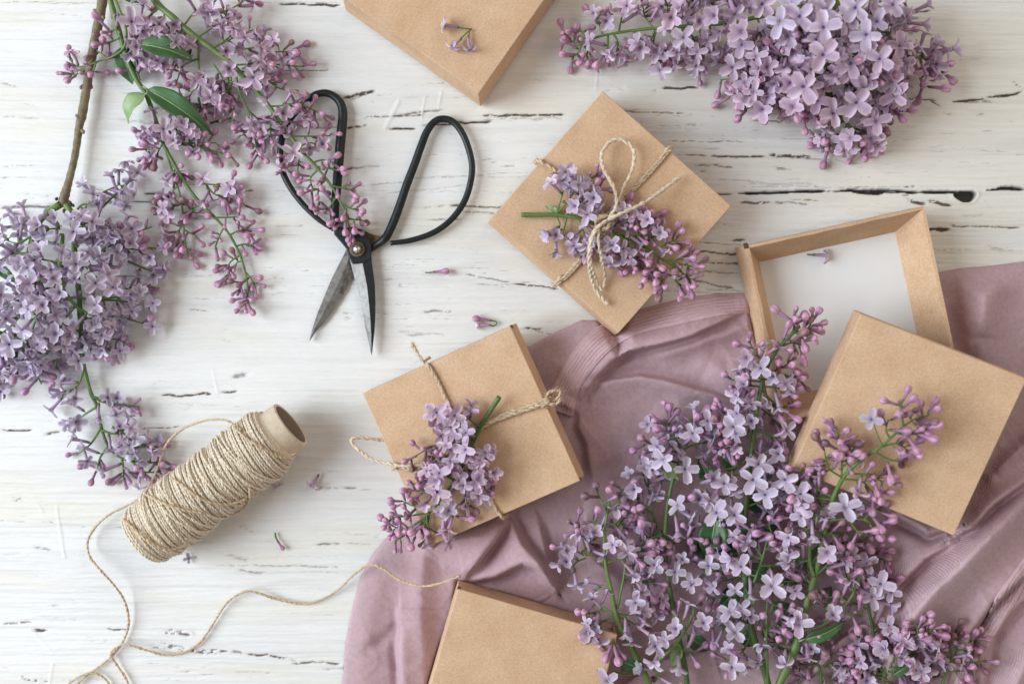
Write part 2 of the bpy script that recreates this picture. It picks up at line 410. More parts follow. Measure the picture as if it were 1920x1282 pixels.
    # drips and brush ridges standing on the paint
    for (x0, y0, x1, y1, w, hh) in ((748, 190, 722, 240, 6, 3), (797, 182, 790, 222, 3, 2.2), (828, 172, 822, 205, 3, 2), (1122, 125, 1117, 168, 3, 2.2), (105, 950, 120, 1045, 4, 2.4), (98, 1245, 92, 1282, 4, 2.2),
                                    (55, 1180, 100, 1225, 3, 1.6), (60, 930, 80, 960, 3, 1.6), (398, 690, 408, 740, 2.5, 1.6), (1143, 160, 1165, 170, 2, 2), (1840, 370, 1856, 392, 3, 2), (300, 905, 420, 925, 3, 1.2), (10, 700, 90, 715, 3, 1.2), (890, 560, 960, 600, 4, 1.0)):
        sl = local(x0, y0, x1, y1, 16); x = X[sl]; y = Y[sl]; vx, vy = x1 - x0, y1 - y0
        t = np.clip(((x - x0) * vx + (y - y0) * vy) / (vx * vx + vy * vy), 0, 1)
        d = np.hypot(x - x0 - vx * t, y - y0 - vy * t) + 2 * (vnoise(x / 6, y / 6, 5) - .5)
        b = sstep(w, 0, d) * .8; h[sl] += b * hh * .45; dark[sl] *= (1 - .8 * b); wear[sl] *= (1 - b)
    grey = np.array([.235, .20, .17]); brown = np.array([.055, .038, .028]); washc = np.array([.50, .49, .47])
    a = np.clip(wash, 0, 1)[..., None]; col = col * (1 - a) + washc * a
    wearv = np.stack([np.clip(dark, 0, 1), np.clip(wear * 1.6, 0, 1), dark * 0, dark * 0 + 1], -1)
    a = np.clip(deep, 0, 1)[..., None]; col = col * (1 - a) + np.array([.010, .007, .006]) * a
    h = h - 2.2 * dark - 9 * deep
    fadeout = sstep(-60, -200, X) + sstep(1980, 2200, X) + sstep(-60, -200, Y) + sstep(1340, 1500, Y)
    h = h * (1 - np.clip(fadeout, 0, 1)) - 2.5
    V = np.stack([(X - 960) * S, -(Y - 641) * S, h * S], -1).reshape(-1, 3)
    ny, nx = X.shape
    i = np.arange(ny * nx).reshape(ny, nx)
    F = np.stack([i[1:, :-1], i[1:, 1:], i[:-1, 1:], i[:-1, :-1]], -1).reshape(-1, 4)
    me = bpy.data.meshes.new('table_top'); me.vertices.add(len(V)); me.vertices.foreach_set('co', V.ravel())
    me.loops.add(len(F) * 4); me.loops.foreach_set('vertex_index', F.ravel().astype(np.int32))
    me.polygons.add(len(F)); me.polygons.foreach_set('loop_start', np.arange(0, len(F) * 4, 4, dtype=np.int32))
    me.polygons.foreach_set('use_smooth', np.ones(len(F), bool))
    me.update(calc_edges=True)
    at = me.color_attributes.new('col', 'FLOAT_COLOR', 'POINT'); cc = np.ones((len(V), 4), np.float32); cc[:, :3] = col.reshape(-1, 3)
    at.data.foreach_set('color', cc.ravel()); me.materials.append(M_wood)
    at = me.color_attributes.new('wear', 'FLOAT_COLOR', 'POINT'); at.data.foreach_set('color', wearv.reshape(-1, 4).astype(np.float32).ravel())
    o = bpy.data.objects.new('table_top', me); C.objects.link(o); tag(o, kind='structure')


build_table()

# ------------------------------------------------------------------ boxes
def rot(rx, ry, rz):
    cx, sx, cy, sy, cz, sz = math.cos(rx), math.sin(rx), math.cos(ry), math.sin(ry), math.cos(rz), math.sin(rz)
    return np.array([[1, 0, 0], [0, cx, -sx], [0, sx, cx]]) @ np.array([[cy, 0, sy], [0, 1, 0], [-sy, 0, cy]]) @ np.array([[cz, -sz, 0], [sz, cz, 0], [0, 0, 1]])


POSE = {  # x, y, z of the top's centre, tilt, turn, width, depth, height, flare
    'top': (-94.3, 653.5, 91.7, .0327, .003, -.6145, 298.5, 302.6, 85, 5),
    'bow': (176.0, 230.6, 94.4, .0291, .0017, -.7249, 306.5, 301.7, 85, 5),
    'mid': (-73.4, -166.9, 110.0, .0229, -.1008, -1.1452, 296.2, 291.1, 85, 4),
    'low': (6.2, -616.5, 109.0, -.0978, .0197, -.2798, 295.2, 286.9, 85, 4),
    'tray': (610.0, 49.3, 89.3, .0273, -.0179, -1.3535, 321.6, 322.8, 80, 3),
    'lid': (672.5, -140.3, 173.6, .0684, -.1627, -.3802, 288.0, 290.0, 60, 4),
}


def box_frame(k):
    x, y, z, rx, ry, rz = POSE[k][:6]
    return np.array([x, y, z]), rot(rx, ry, rz)


def on_top(k, px, py, lift=0):
    """world point where the camera's ray through a photo pixel meets a box's top, lifted along its normal"""
    o, R = box_frame(k); n = R[:, 2]; c = np.array([0, 0, H]); d = np.array([px - 960, -(py - 641), -H], float)
    return c + d * np.dot(o + n * lift - c, n) / np.dot(d, n)


def quadbox(mb, bot, top, m=0):
    mb.add(np.vstack([bot, top]), [(3, 2, 1, 0), (4, 5, 6, 7), (0, 1, 5, 4), (1, 2, 6, 5), (2, 3, 7, 6), (3, 0, 4, 7)], m)


def rect(a, b, z):
    return np.array([(-a, -b, z), (a, -b, z), (a, b, z), (-a, b, z)], float)


def place(o, k):
    org, R = box_frame(k)
    o.matrix_world = Matrix.Translation(Vector(org * S)) @ Matrix([list(map(float, r)) for r in R]).to_4x4()


def shell(name, w, d, w2, d2, z0, z1, t, material, parent, up=False):
    """an open card box: four walls (flaring w->w2) and one panel, as a single folded sheet"""
    # z0 = panel side, z1 = open side
    s = 1 if z1 > z0 else -1
    mb = MB()
    o0, o1 = rect(w / 2, d / 2, z0), rect(w2 / 2, d2 / 2, z1)
    i0, i1 = rect(w / 2 - t, d / 2 - t, z0 + s * t), rect(w2 / 2 - t, d2 / 2 - t, z1)
    V = np.vstack([o0, o1, i0, i1]); F = [(0, 3, 2, 1), (8, 9, 10, 11)]
    for i in range(4):
        j = (i + 1) % 4
        F += [(i, j, 4 + j, 4 + i), (12 + i, 12 + j, 8 + j, 8 + i), (4 + i, 4 + j, 12 + j, 12 + i)]
    if s < 0: F = [tuple(reversed(f)) for f in F]
    mb.add(V, F, 0)
    return mb.build(name, material, parent, smooth=False, edge=2.6)


def lidded_box(name, k, label, group, notch=None):
    x, y, z, rx, ry, rz, w, d, h, fl = POSE[k]
    root = thing(name, (0, 0, 0), label, 'gift box', group); place(root, k)
    shell('lid', w, d, w + 2 * fl, d + 2 * fl, 0, -h + 4, 3.5, M_kraft, root)
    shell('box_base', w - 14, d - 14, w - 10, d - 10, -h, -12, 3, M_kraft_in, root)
    if notch is not None:
        for a, b in notch:   # dark block painting the shade inside the lid's folded corner gap
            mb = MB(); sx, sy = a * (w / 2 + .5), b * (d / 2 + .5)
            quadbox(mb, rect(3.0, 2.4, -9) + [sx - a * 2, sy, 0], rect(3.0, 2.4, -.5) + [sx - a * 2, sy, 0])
            mb.build('corner_gap_shade', M_gap_shade, root, smooth=False)
    return root


lidded_box('kraft_gift_box', 'top', 'kraft box cut off by the top edge, loose three-flower sprig on its lid', 'kraft gift boxes')
lidded_box('kraft_gift_box', 'bow', 'diamond-turned kraft box tied with a looped twine bow over a lilac sprig', 'kraft gift boxes')
lidded_box('kraft_gift_box', 'mid', 'kraft box with knotted twine and pink lilac, half on wood and half on mauve cloth', 'kraft gift boxes', notch=[(-1, 1), (1, 1)])
lidded_box('kraft_gift_box', 'low', 'untied kraft box on the mauve cloth, cut off by the bottom edge', 'kraft gift boxes', notch=[(-1, 1)])

# the separate lid leaning on the tray
x, y, z, rx, ry, rz, w, d, h, fl = POSE['lid']
root = thing('kraft_box_lid', (0, 0, 0), 'loose kraft box lid leaning on the open tray, lilac tips lying across it', 'box lid'); place(root, 'lid')
shell('lid_shell', w, d, w + 2 * fl, d + 2 * fl, 0, -h, 3.5, M_kraft, root)


def tray():
    x, y, z, rx, ry, rz, w, d, h, fl = POSE['tray']
    root = thing('open_box_tray', (0, 0, 0), 'open kraft box bottom with white paper lining and one fallen floret inside', 'open box', None); place(root, 'tray')
    org = None
    # outer skin: walls go straight up, leaning slightly in
    names = [(-1, 'x'), (1, 'x'), (-1, 'y'), (1, 'y')]
    a, b = w / 2, d / 2; A, B = a + fl, b + fl; ia, ib = a - 34, b - 34    # inner floor half sizes
    for s, ax in names:
        mb = MB(); t = 5
        if ax == 'y':
            L = [(-A, s * B, -h), (A, s * B, -h), (a, s * b, 0), (-a, s * b, 0)]
            Mq = [(-a, s * b, 0), (a, s * b, 0), (a - t, s * (b - t), -1.0), (-(a - t), s * (b - t), -1.0)]
            I = [(-(a - t), s * (b - t), -1.0), (a - t, s * (b - t), -1.0), (ia, s * ib, -h + 8), (-ia, s * ib, -h + 8)]
        else:
            L = [(s * A, -B, -h), (s * A, B, -h), (s * a, b, 0), (s * a, -b, 0)]
            Mq = [(s * a, -b, 0), (s * a, b, 0), (s * (a - t), b - t, -1.0), (s * (a - t), -(b - t), -1.0)]
            I = [(s * (a - t), -(b - t), -1.0), (s * (a - t), b - t, -1.0), (s * ia, ib, -h + 8), (s * ia, -ib, -h + 8)]
        V = L + Mq[2:] + I[2:]       # 0,1 base; 2,3 rim outer; 4,5 rim inner; 6,7 floor
        F = [(0, 1, 2, 3), (3, 2, 4, 5), (5, 4, 6, 7), (0, 7, 6, 1)]
        # finer sheet for a slightly buckled inner wall
        n = 28; P = np.array(V, float); vv = []; ff = []
        prof = [(0, 1), (3, 2), (5, 4), (7, 6)]
        for r_i, (l, r_) in enumerate(prof):
            for c_i in range(n + 1):
                q = P[l] + (P[r_] - P[l]) * c_i / n
                if r_i == 2:
                    e = math.sin(math.pi * c_i / n); inward = np.array([0, -s, 0]) if ax == 'y' else np.array([-s, 0, 0])
                    q = q + inward * e * (.5 * math.sin(c_i * .9 + s) + (5 if (ax == 'x' and s == 1) else .5))
                vv.append(q)
        for r_i in range(3):
            for c_i in range(n):
                i0 = r_i * (n + 1) + c_i; ff.append((i0, i0 + 1, i0 + n + 2, i0 + n + 1))
        ff.append(tuple(range(n, -1, -1)) + tuple(3 * (n + 1) + i for i in range(n + 1)))
        mb.add(vv, ff, 0)
        mb.build('wall', M_kraft if True else None, root, smooth=False)
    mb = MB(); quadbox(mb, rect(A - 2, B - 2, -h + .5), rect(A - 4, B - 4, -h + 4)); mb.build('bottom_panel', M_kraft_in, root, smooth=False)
    mb = MB(); quadbox(mb, rect(ia + 2, ib + 2, -h + 5), rect(ia + 2, ib + 2, -h + 9.5)); mb.build('paper_lining', M_white, root, smooth=False)
    mb = MB(); quadbox(mb, rect(5, 3, -10) + [-a - .5, -b + 1, 0], rect(4, 2.6, .5) + [-a + 1, -b + 1.5, 0]); mb.build('corner_gap_shade', M_gap_shade, root, smooth=False)  # dark block as painted shade where the wall's fold stands open
    # crease where the inner flaps meet
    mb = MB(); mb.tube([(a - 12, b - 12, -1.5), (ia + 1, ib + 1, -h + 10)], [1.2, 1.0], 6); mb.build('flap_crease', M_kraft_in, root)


tray()

# ------------------------------------------------------------------ cloth
OUT = [(2150, 470), (1985, 478), (1920, 490), (1860, 498), (1800, 503), (1755, 512), (1700, 530), (1600, 545), (1480, 552), (1400, 558), (1340, 558), (1280, 565), (1215, 583),
       (1150, 600), (1090, 600), (1030, 628), (985, 655), (940, 720), (900, 800), (860, 880), (800, 945), (735, 995), (700, 1035), (676, 1080), (660, 1140), (648, 1200), (641, 1282), (640, 1350), (650, 1500), (2150, 1500)]


def seg_dist(X, Y, pts):
    """distance, side (signed) and parameter along a polyline"""
    best = np.full(X.shape, 1e9); side = np.zeros(X.shape); par = np.zeros(X.shape); acc = 0
    tot = sum(math.hypot(pts[i + 1][0] - pts[i][0], pts[i + 1][1] - pts[i][1]) for i in range(len(pts) - 1))
    for i in range(len(pts) - 1):
        ax, ay = pts[i]; bx, by = pts[i + 1]; vx, vy = bx - ax, by - ay; L2 = vx * vx + vy * vy; L = math.sqrt(L2)
        t = np.clip(((X - ax) * vx + (Y - ay) * vy) / L2, 0, 1); dx = X - ax - vx * t; dy = Y - ay - vy * t
        d = np.hypot(dx, dy); m = d < best
        best = np.where(m, d, best); side = np.where(m, np.sign(vx * dy - vy * dx), side); par = np.where(m, (acc + t * L) / tot, par); acc += L
    return best, side, par


# folds: points, height, width left / right of travel (image frame: + side is to the right hand when walking, y down)
FOLDS = [
    ([(705, 1060), (668, 1180), (662, 1300)], 14, 40, 30),
    ([(815, 985), (795, 1050), (785, 1150), (800, 1300)], 16, 26, 34),
    ([(690, 1215), (720, 1195), (755, 1168)], -10, 12, 18),
    ([(1030, 745), (1060, 690), (1120, 625), (1200, 585), (1300, 568), (1410, 566)], 14, 32, 30),
    ([(1200, 660), (1260, 655), (1340, 630), (1410, 610)], 20, 26, 20),
    ([(1420, 690), (1360, 700), (1320, 680)], 16, 34, 34),
    ([(1880, 520), (1850, 560), (1835, 640)], 34, 46, 36),
    ([(1780, 560), (1790, 660), (1850, 700)], -12, 30, 30),
    ([(1990, 880), (1900, 960), (1830, 1035), (1750, 1110), (1690, 1190), (1660, 1300)], 78, 56, 52),
    ([(1960, 800), (1900, 850), (1860, 890)], 30, 22, 16),
    ([(1990, 1180), (1930, 1230), (1890, 1320)], 36, 40, 40),
    ([(1640, 1010), (1600, 1070), (1560, 1130)], 30, 28, 28),
    ([(1300, 1090), (1230, 1130), (1180, 1190)], 20, 26, 26),
    ([(1090, 1000), (1120, 1060), (1180, 1100)], 20, 22, 30),
]
# overlapping layers: edge line, raised side (+ = right hand when walking), height, how far the layer stays up
FLAPS = [
    ([(950, 975), (925, 1015), (868, 1088)], 1, 36, 80),
    ([(750, 1140), (750, 1220), (756, 1330)], -1, 26, 42),
    ([(870, 1090), (930, 1080), (978, 1057), (1003, 1066), (1042, 1106)], -1, 34, 38),
    ([(955, 960), (979, 1018), (1008, 1050), (1044, 1108)], 1, 26, 34),
    ([(1008, 965), (1028, 1047), (1044, 1106)], 1, 14, 22),
    ([(1080, 772), (1110, 722), (1150, 677), (1180, 657), (1240, 643), (1300, 627), (1350, 604), (1410, 570)], -1, 34, 60),
    ([(1088, 760), (1084, 800), (1100, 835), (1108, 900), (1100, 965)], -1, 11, 50),
    ([(1100, 724), (1200, 704), (1250, 710), (1310, 730), (1385, 752)], 1, 20, 26),
    ([(1650, 915), (1690, 975), (1740, 1002), (1800, 982)], -1, 50, 44),
    ([(1945, 885), (1865, 940), (1825, 985), (1780, 1010)], 1, 44, 40),
    ([(1990, 1000), (1920, 1075), (1860, 1135), (1822, 1190), (1790, 1320)], 1, 34, 55),
    ([(1990, 1060), (1915, 1130), (1862, 1195), (1835, 1320)], 1, 24, 36),
    ([(1790, 1015), (1730, 1050), (1680, 1100), (1640, 1170)], 1, 30, 50),
    ([(1150, 1300), (1240, 1240), (1335, 1215)], 1, 22, 40),
    ([(1480, 1310), (1550, 1215), (1630, 1160)], 1, 26, 40),
    ([(1230, 900), (1210, 960), (1225, 1040)], -1, 14, 36),
]


def build_cloth():
    st = 3.0
    xs = np.arange(610, 2151, st); ys = np.arange(440, 1500, st); X, Y = np.meshgrid(xs, ys)
    # irregular outline
    d, _, _ = seg_dist(X, Y, OUT + [OUT[0]])
    inside = np.zeros(X.shape, bool); n = len(OUT)
    for i in range(n):
        (ax, ay), (bx, by) = OUT[i], OUT[(i + 1) % n]
        c = ((ay > Y) != (by > Y)) & (X < (bx - ax) * (Y - ay) / (by - ay + 1e-9) + ax); inside ^= c
    sd = np.where(inside, d, -d)
    R = 16.0; e = np.clip(sd / R, 0, 1)
    z = 13 * np.sqrt(np.clip(1 - (1 - e) ** 2, 0, 1))
    wx = X + 10 * (fbm(X / 90, Y / 90, 201, 3) - .5); wy = Y + 10 * (fbm(X / 90, Y / 90, 205, 3) - .5)
    f = np.zeros(X.shape)
    for pts, hh, wl, wr in FOLDS:
        dd, side, par = seg_dist(wx, wy, pts)
        w = np.where(side > 0, wr, wl); q = dd / w
        along = np.sin(np.pi * np.clip(par, .06, .94)) ** .45
        f += 1.35 * hh * np.exp(-(q ** 1.6) * 1.3) * along
    for pts, sg, hh, D in FLAPS:
        dd, side, par = seg_dist(wx, wy, pts); along = np.sin(np.pi * np.clip(par, .05, .95)) ** .6
        hi = np.exp(-(dd / D) ** 1.3) * (1 - .25 * np.exp(-dd / 5)); lo = .70 * np.exp(-(dd / 3.4) ** 1.5) - .22 * np.exp(-((dd - 9) / 9) ** 2)
        endc = (par > .001) & (par < .999)
        f += 1.6 * hh * np.where(side * sg > 0, hi, lo) * along * np.where(endc, 1, np.exp(-dd / 20))
    f += 13 * (fbm(X / 190, Y / 190, 211, 3) - .42) + 4 * (fbm(X / 60, Y / 60, 215, 3) - .5) + .6 * (fbm(X / 20, Y / 20, 219, 2) - .5)
    # small diagonal creases
    u = (X * .6 + Y * .8); v = (X * .8 - Y * .6)
    f += 3 * (1 - np.abs(2 * fbm(u / 170, v / 60, 223, 3) - 1)) ** 4 + 1.5 * (1 - np.abs(2 * fbm(u / 50, v / 130, 233, 3) - 1)) ** 4 - 3
    f = np.maximum(f, -9 + 2 * np.tanh((f + 9) / 4))
    z = z + f * sstep(4, 55, sd)
    z = np.maximum(z, 2.0 * e)
    # pressed down by the boxes lying on it
    k = (H - z) / H; wxw = (X - 960) * k; wyw = -(Y - 641) * k
    for key in ('bow', 'mid', 'low', 'tray', 'lid'):
        o, Rm = box_frame(key); h = POSE[key][8]; w, dd_ = POSE[key][6:8]; fl = POSE[key][9]
        nrm = Rm[:, 2]; p0 = o - nrm * h
        zp = p0[2] - (nrm[0] * (wxw - p0[0]) + nrm[1] * (wyw - p0[1])) / nrm[2]
        rel = np.stack([wxw - o[0], wyw - o[1], zp - o[2]], -1) @ Rm
        out = np.maximum(np.abs(rel[..., 0]) - (w / 2 + fl), np.abs(rel[..., 1]) - (dd_ / 2 + fl))
        cap = np.maximum(zp - 2.0, .8) + np.clip(out, 0, None) * 2.0
        z = np.where(out < 70, np.minimum(z, cap), z)
    keep = sd > -st * 1.45
    gy_, gx_ = np.gradient(sd, st); neg = np.minimum(sd, 0); X = X - gx_ * neg; Y = Y - gy_ * neg
    k = (H - z) / H
    V = np.stack([(X - 960) * k, -(Y - 641) * k, z], -1)
    ny, nx = X.shape; idx = -np.ones(X.shape, int)
    kf = keep[1:, :-1] & keep[1:, 1:] & keep[:-1, 1:] & keep[:-1, :-1]
    i = np.arange(ny * nx).reshape(ny, nx)
    F = np.stack([i[1:, :-1], i[1:, 1:], i[:-1, 1:], i[:-1, :-1]], -1)[kf]
    used = np.unique(F); remap = np.zeros(ny * nx, int); remap[used] = np.arange(len(used))
    V2 = V.reshape(-1, 3)[used]; F = remap[F]
    root = thing('mauve_cloth', W(1300, 900, 0), 'crumpled dusty mauve jersey cloth with ribbed hems under the boxes and lilac', 'cloth')
    org = W(1300, 900, 0)
    me = bpy.data.meshes.new('cloth_sheet'); me.from_pydata(((V2 - org) * S).tolist(), [], F.tolist())
    me.polygons.foreach_set('use_smooth', [True] * len(F)); me.materials.append(M_cloth)
    o = bpy.data.objects.new('cloth_sheet', me); C.objects.link(o); o.parent = root
    so = o.modifiers.new('thick', 'SOLIDIFY'); so.thickness = .0005; so.offset = -1

    def zat(px, py):
        fx = (px - xs[0]) / st; fy = (py - ys[0]) / st
        ix = int(np.clip(fx, 0, nx - 2)); iy = int(np.clip(fy, 0, ny - 2))
        return float(max(z[iy, ix], z[iy + 1, ix + 1], z[iy, ix + 1], z[iy + 1, ix]))

    # ribbed hem bands lying on the sheet
    def hem(pts, w0, w1, seed, lift=3.0):
        P = spline(pts, 14); T = np.gradient(P, axis=0); T /= np.linalg.norm(T, axis=1)[:, None]; N = np.stack([-T[:, 1], T[:, 0]], -1)
        m = 49; mb = MB(); V = []; cc = []
        base = np.array([.65, .46, .50])
        for i_, (p_, n_) in enumerate(zip(P, N)):
            t = i_ / (len(P) - 1); w = w0 + (w1 - w0) * t + 3 * math.sin(t * 17 + seed)
            for j in range(m):
                s = (j / (m - 1) - .5); x = p_[0] + n_[0] * w * s; y_ = p_[1] + n_[1] * w * s
                prof = lift * (1 - abs(2 * s) ** 6)
                rib = .45 * math.cos(s * w * 2 * math.pi / 6.0)
                zz = zat(x, y_) + prof + rib * (abs(s) < .46) - (3.5 if j in (0, m - 1) else 0)
                V.append(W(x, y_, zz)); cc.append(base * (.96 + .04 * (rib / .45)))
        n = len(P); F = [(a * m + b, a * m + b + 1, (a + 1) * m + b + 1, (a + 1) * m + b) for a in range(n - 1) for b in range(m - 1)]
        if True: F = [tuple(reversed(f)) for f in F]
        mb.add(V, F, 0, np.array(cc)); ob = mb.build('ribbed_hem', M_hem, root, org)
        s2 = ob.modifiers.new('thick', 'SOLIDIFY'); s2.thickness = .0006; s2.offset = -1
    hem([(1046, 772), (1058, 735), (1080, 695), (1120, 645), (1180, 610), (1260, 588), (1340, 573), (1405, 568)], 52, 38, 1.0)
    hem([(1960, 1015), (1900, 1100), (1860, 1170), (1825, 1230), (1790, 1320)], 34, 30, 2.0, 4)
    return zat


cloth_z = build_cloth()

# ------------------------------------------------------------------ twine
def strand(mb, path, r, pitch=None, plies=2, m=0, sides=6, step=2.2):
    """two-ply twisted string along a path (pixel-unit world points)"""
    P = np.asarray(path, float); seg = np.linalg.norm(np.diff(P, axis=0), axis=1); L = np.concatenate([[0], np.cumsum(seg)])
    n = max(4, int(L[-1] / step)); s = np.linspace(0, L[-1], n); Q = np.stack([np.interp(s, L, P[:, i]) for i in range(3)], -1)
    r = r * .84; pitch = pitch or r * 7.5
    T = np.gradient(Q, axis=0); T /= np.maximum(np.linalg.norm(T, axis=1), 1e-9)[:, None]
    X = unit(np.cross([0.3, 0.2, 1.0], T[0])); fr = []
    for i in range(n):
        X = unit(X - T[i] * np.dot(X, T[i])); fr.append((X, np.cross(T[i], X)))
    rr = r * (1 + .16 * (vnoise(s / 14, s * 0 + 3, 31) - .5) * 2)
    for k in range(plies):
        ph = 2 * np.pi * s / pitch + 2 * np.pi * k / plies + 2.2 * vnoise(s / 22, s * 0 + 5, 33)
        c = np.array([Q[i] + (math.cos(ph[i]) * fr[i][0] + math.sin(ph[i]) * fr[i][1]) * rr[i] * (.36 + .10 * math.sin(s[i] * .21 + k)) for i in range(n)])
        mb.tube(c, rr * (.64 + .08 * np.sin(s * .37 + 2 * k)), sides, m)
    return Q


def fuzz(mb, Q, n, ln=9, r=.30, m=0, sd=1):
    g = np.random.default_rng(sd)
    for _ in range(int(n * 1.8)):
        i = g.integers(1, len(Q) - 1); t = unit(Q[i] - Q[i - 1]); d = unit(t * g.normal() * .9 + unit(g.normal(size=3)) * .8 + [0, 0, .2])
        p = Q[i].copy(); pts = [p.copy()]; cur = unit(g.normal(size=3)); l = ln * g.uniform(.4, 1.5)
        for j in range(4):
            p = p + d * l / 4; d = unit(d + cur * .45); pts.append(p.copy())
        mb.tube(np.array(pts), np.linspace(r, r * .5, 5), 3, m, caps=False)


def topz(key, pts, lift=5):
    return [on_top(key, x, y, lift + (p[0] if p else 0)) for x, y, *p in pts]


# --- bow on the turned box
root = thing('twine_bow', on_top('bow', 1130, 415, 0), 'jute twine tied round the diamond-turned box, with one round upright loop', 'twine')
org = on_top('bow', 1130, 415, 0)
o_, R_ = box_frame('bow')
mb = MB(); g_sd = 3
def side_run(key, px, py, out, down=60):
    """points going over the lid's edge and down its side"""
    o_, R_ = box_frame(key); p = on_top(key, px, py, 4); q = R_.T @ (p - o_)
    w, d = POSE[key][6] / 2, POSE[key][7] / 2
    ax = 0 if w - abs(q[0]) < d - abs(q[1]) else 1; s = np.sign(q[ax]); lim = (w, d)[ax]
    res = []
    for (e, zz) in ((-8, 4), (-1, 4.6), (4.5, 1.5), (6.5, -6), (9, -down * .5), (10.5, -down)):
        r = q.copy(); r[ax] = s * (lim + e); r[2] = zz; res.append(o_ + R_ @ r)
    return res
L1 = side_run('bow', 1010, 300, 1)[::-1] + topz('bow', [(1030, 312), (1050, 330), (1090, 372), (1125, 410, 6)], 4)
L2 = side_run('bow', 1250, 283, 1)[::-1] + topz('bow', [(1232, 305), (1200, 340), (1165, 375), (1130, 410, 6)], 4)
L3 = side_run('bow', 1040, 533, 1)[::-1] + topz('bow', [(1055, 522), (1085, 490), (1105, 455, 3), (1125, 420, 12)], 4)
for i, P in enumerate((L1, L2, L3)):
    Q = strand(mb, spline(P, 8), 4.6); fuzz(mb, Q, 46, 12, sd=i + 5)
    Q = strand(mb, spline([p + np.array([3, -2.5, .5]) for p in P], 8), 3.0); fuzz(mb, Q, 20, 12, sd=i + 15)
mb.build('wrapped_strand', M_jute, root, org)
mb = MB()
P = topz('bow', [(1142, 408, 46), (1156, 385, 44), (1150, 350, 36), (1132, 318, 26), (1129, 288, 20), (1143, 268, 14), (1162, 262, 12), (1181, 272, 12), (1190, 292, 14), (1184, 322, 18), (1170, 350, 22), (1158, 378, 40), (1146, 408, 46)])
Q = strand(mb, spline(P, 10), 4.3); fuzz(mb, Q, 60, 13, sd=30)
P = topz('bow', [(1140, 412, 46), (1120, 428, 56), (1108, 455, 58), (1107, 490, 44), (1118, 525, 14), (1128, 543, 5), (1134, 520, 10), (1128, 485, 40), (1122, 455, 54), (1122, 428, 52)])
Q = strand(mb, spline(P, 10), 4.0); fuzz(mb, Q, 30, 11, sd=31)
mb.build('bow_loop', M_jute_pale, root, org)
mb = MB()
P = topz('bow', [(1140, 412, 50), (1170, 398, 52), (1205, 382, 42), (1238, 360, 26), (1262, 342, 14), (1275, 333, 9)])
Q = strand(mb, spline(P, 10), 4.4); fuzz(mb, Q, 50, 14, sd=32); fuzz(mb, Q[-6:], 16, 12, sd=33)
P = topz('bow', [(1128, 420, 46), (1110, 440, 56), (1104, 480, 50), (1108, 520, 20), (1120, 548, 6), (1140, 572, 3)])
Q = strand(mb, spline(P, 10), 4.2); fuzz(mb, Q, 26, 11, sd=34); fuzz(mb, Q[-6:], 14, 10, sd=35)
mb.build('loose_end', M_jute_pale, root, org)
mb = MB()
for a in range(3):
    P = [on_top('bow', 1130 + 13 * math.cos(t + a), 418 + 13 * math.sin(t + a * .7), 46 + 8 * math.sin(2 * t + a)) for t in np.linspace(0, 5.4, 10)]
    Q = strand(mb, spline(P, 6), 4.0); fuzz(mb, Q, 16, 10, sd=40 + a)
mb.build('knot', M_jute, root, org)

# --- twine round the middle box
org = on_top('mid', 880, 820, 0)
root = thing('knotted_twine', org, 'jute twine crossing the half-on-cloth box, frayed knot right and loop left', 'twine')
mb = MB()
A = [W(772, 643, 96), W(783, 662, 104), W(795, 680, 108)] + topz('mid', [(806, 692), (820, 715), (835, 745), (850, 780), (872, 830), (895, 880), (915, 925), (932, 958)], 4) + side_run('mid', 940, 968, 1)[1:]
Q = strand(mb, spline(A, 8), 3.9); fuzz(mb, Q, 80, 11, sd=50); fuzz(mb, Q[:8], 20, 10, sd=51)
A = side_run('mid', 800, 688, 1)[::-1][:4] + topz('mid', [(808, 690), (825, 722), (842, 760)], 4)
Q = strand(mb, spline(A, 8), 3.2); fuzz(mb, Q, 20, 10, sd=52)
B = side_run('mid', 1046, 748, 1)[::-1] + topz('mid', [(1030, 752), (1000, 764), (950, 780), (905, 800), (880, 820), (830, 855), (790, 875), (765, 880)], 5) + side_run('mid', 742, 876, 1)
Q = strand(mb, spline(B, 8), 4.8); fuzz(mb, Q, 130, 13, sd=53)
B2 = side_run('mid', 1045, 742, 1)[::-1] + topz('mid', [(1028, 746), (1000, 758), (950, 775), (905, 796)], 5)
Q = strand(mb, spline(B2, 8), 3.8); fuzz(mb, Q, 60, 13, sd=54)
mb.build('wrapped_strand', M_jute, root, org)
mb = MB()
P = [on_top('mid', 800, 868, 10), on_top('mid', 770, 873, 9), on_top('mid', 748, 872, 7), W(725, 868, 96), W(700, 862, 90), W(678, 848, 84), W(662, 832, 80), W(659, 824, 78), W(672, 820, 72), W(695, 822, 66), W(713, 824, 58), W(735, 826, 50)]
Q = strand(mb, spline(P, 8), 3.9); fuzz(mb, Q, 50, 9, sd=55); mb.build('side_loop', M_jute_pale, root, org)
mb = MB()
for a in range(4):
    P = [on_top('mid', 1038 + 13 * math.cos(t + a * 1.3), 745 + 13 * math.sin(t + a), 3 + 6 * math.sin(2 * t + a)) for t in np.linspace(0, 4.8, 9)]
    Q = strand(mb, spline(P, 6), 3.1); fuzz(mb, Q, 22, 12, sd=60 + a)
mb.build('knot', M_jute, root, org)

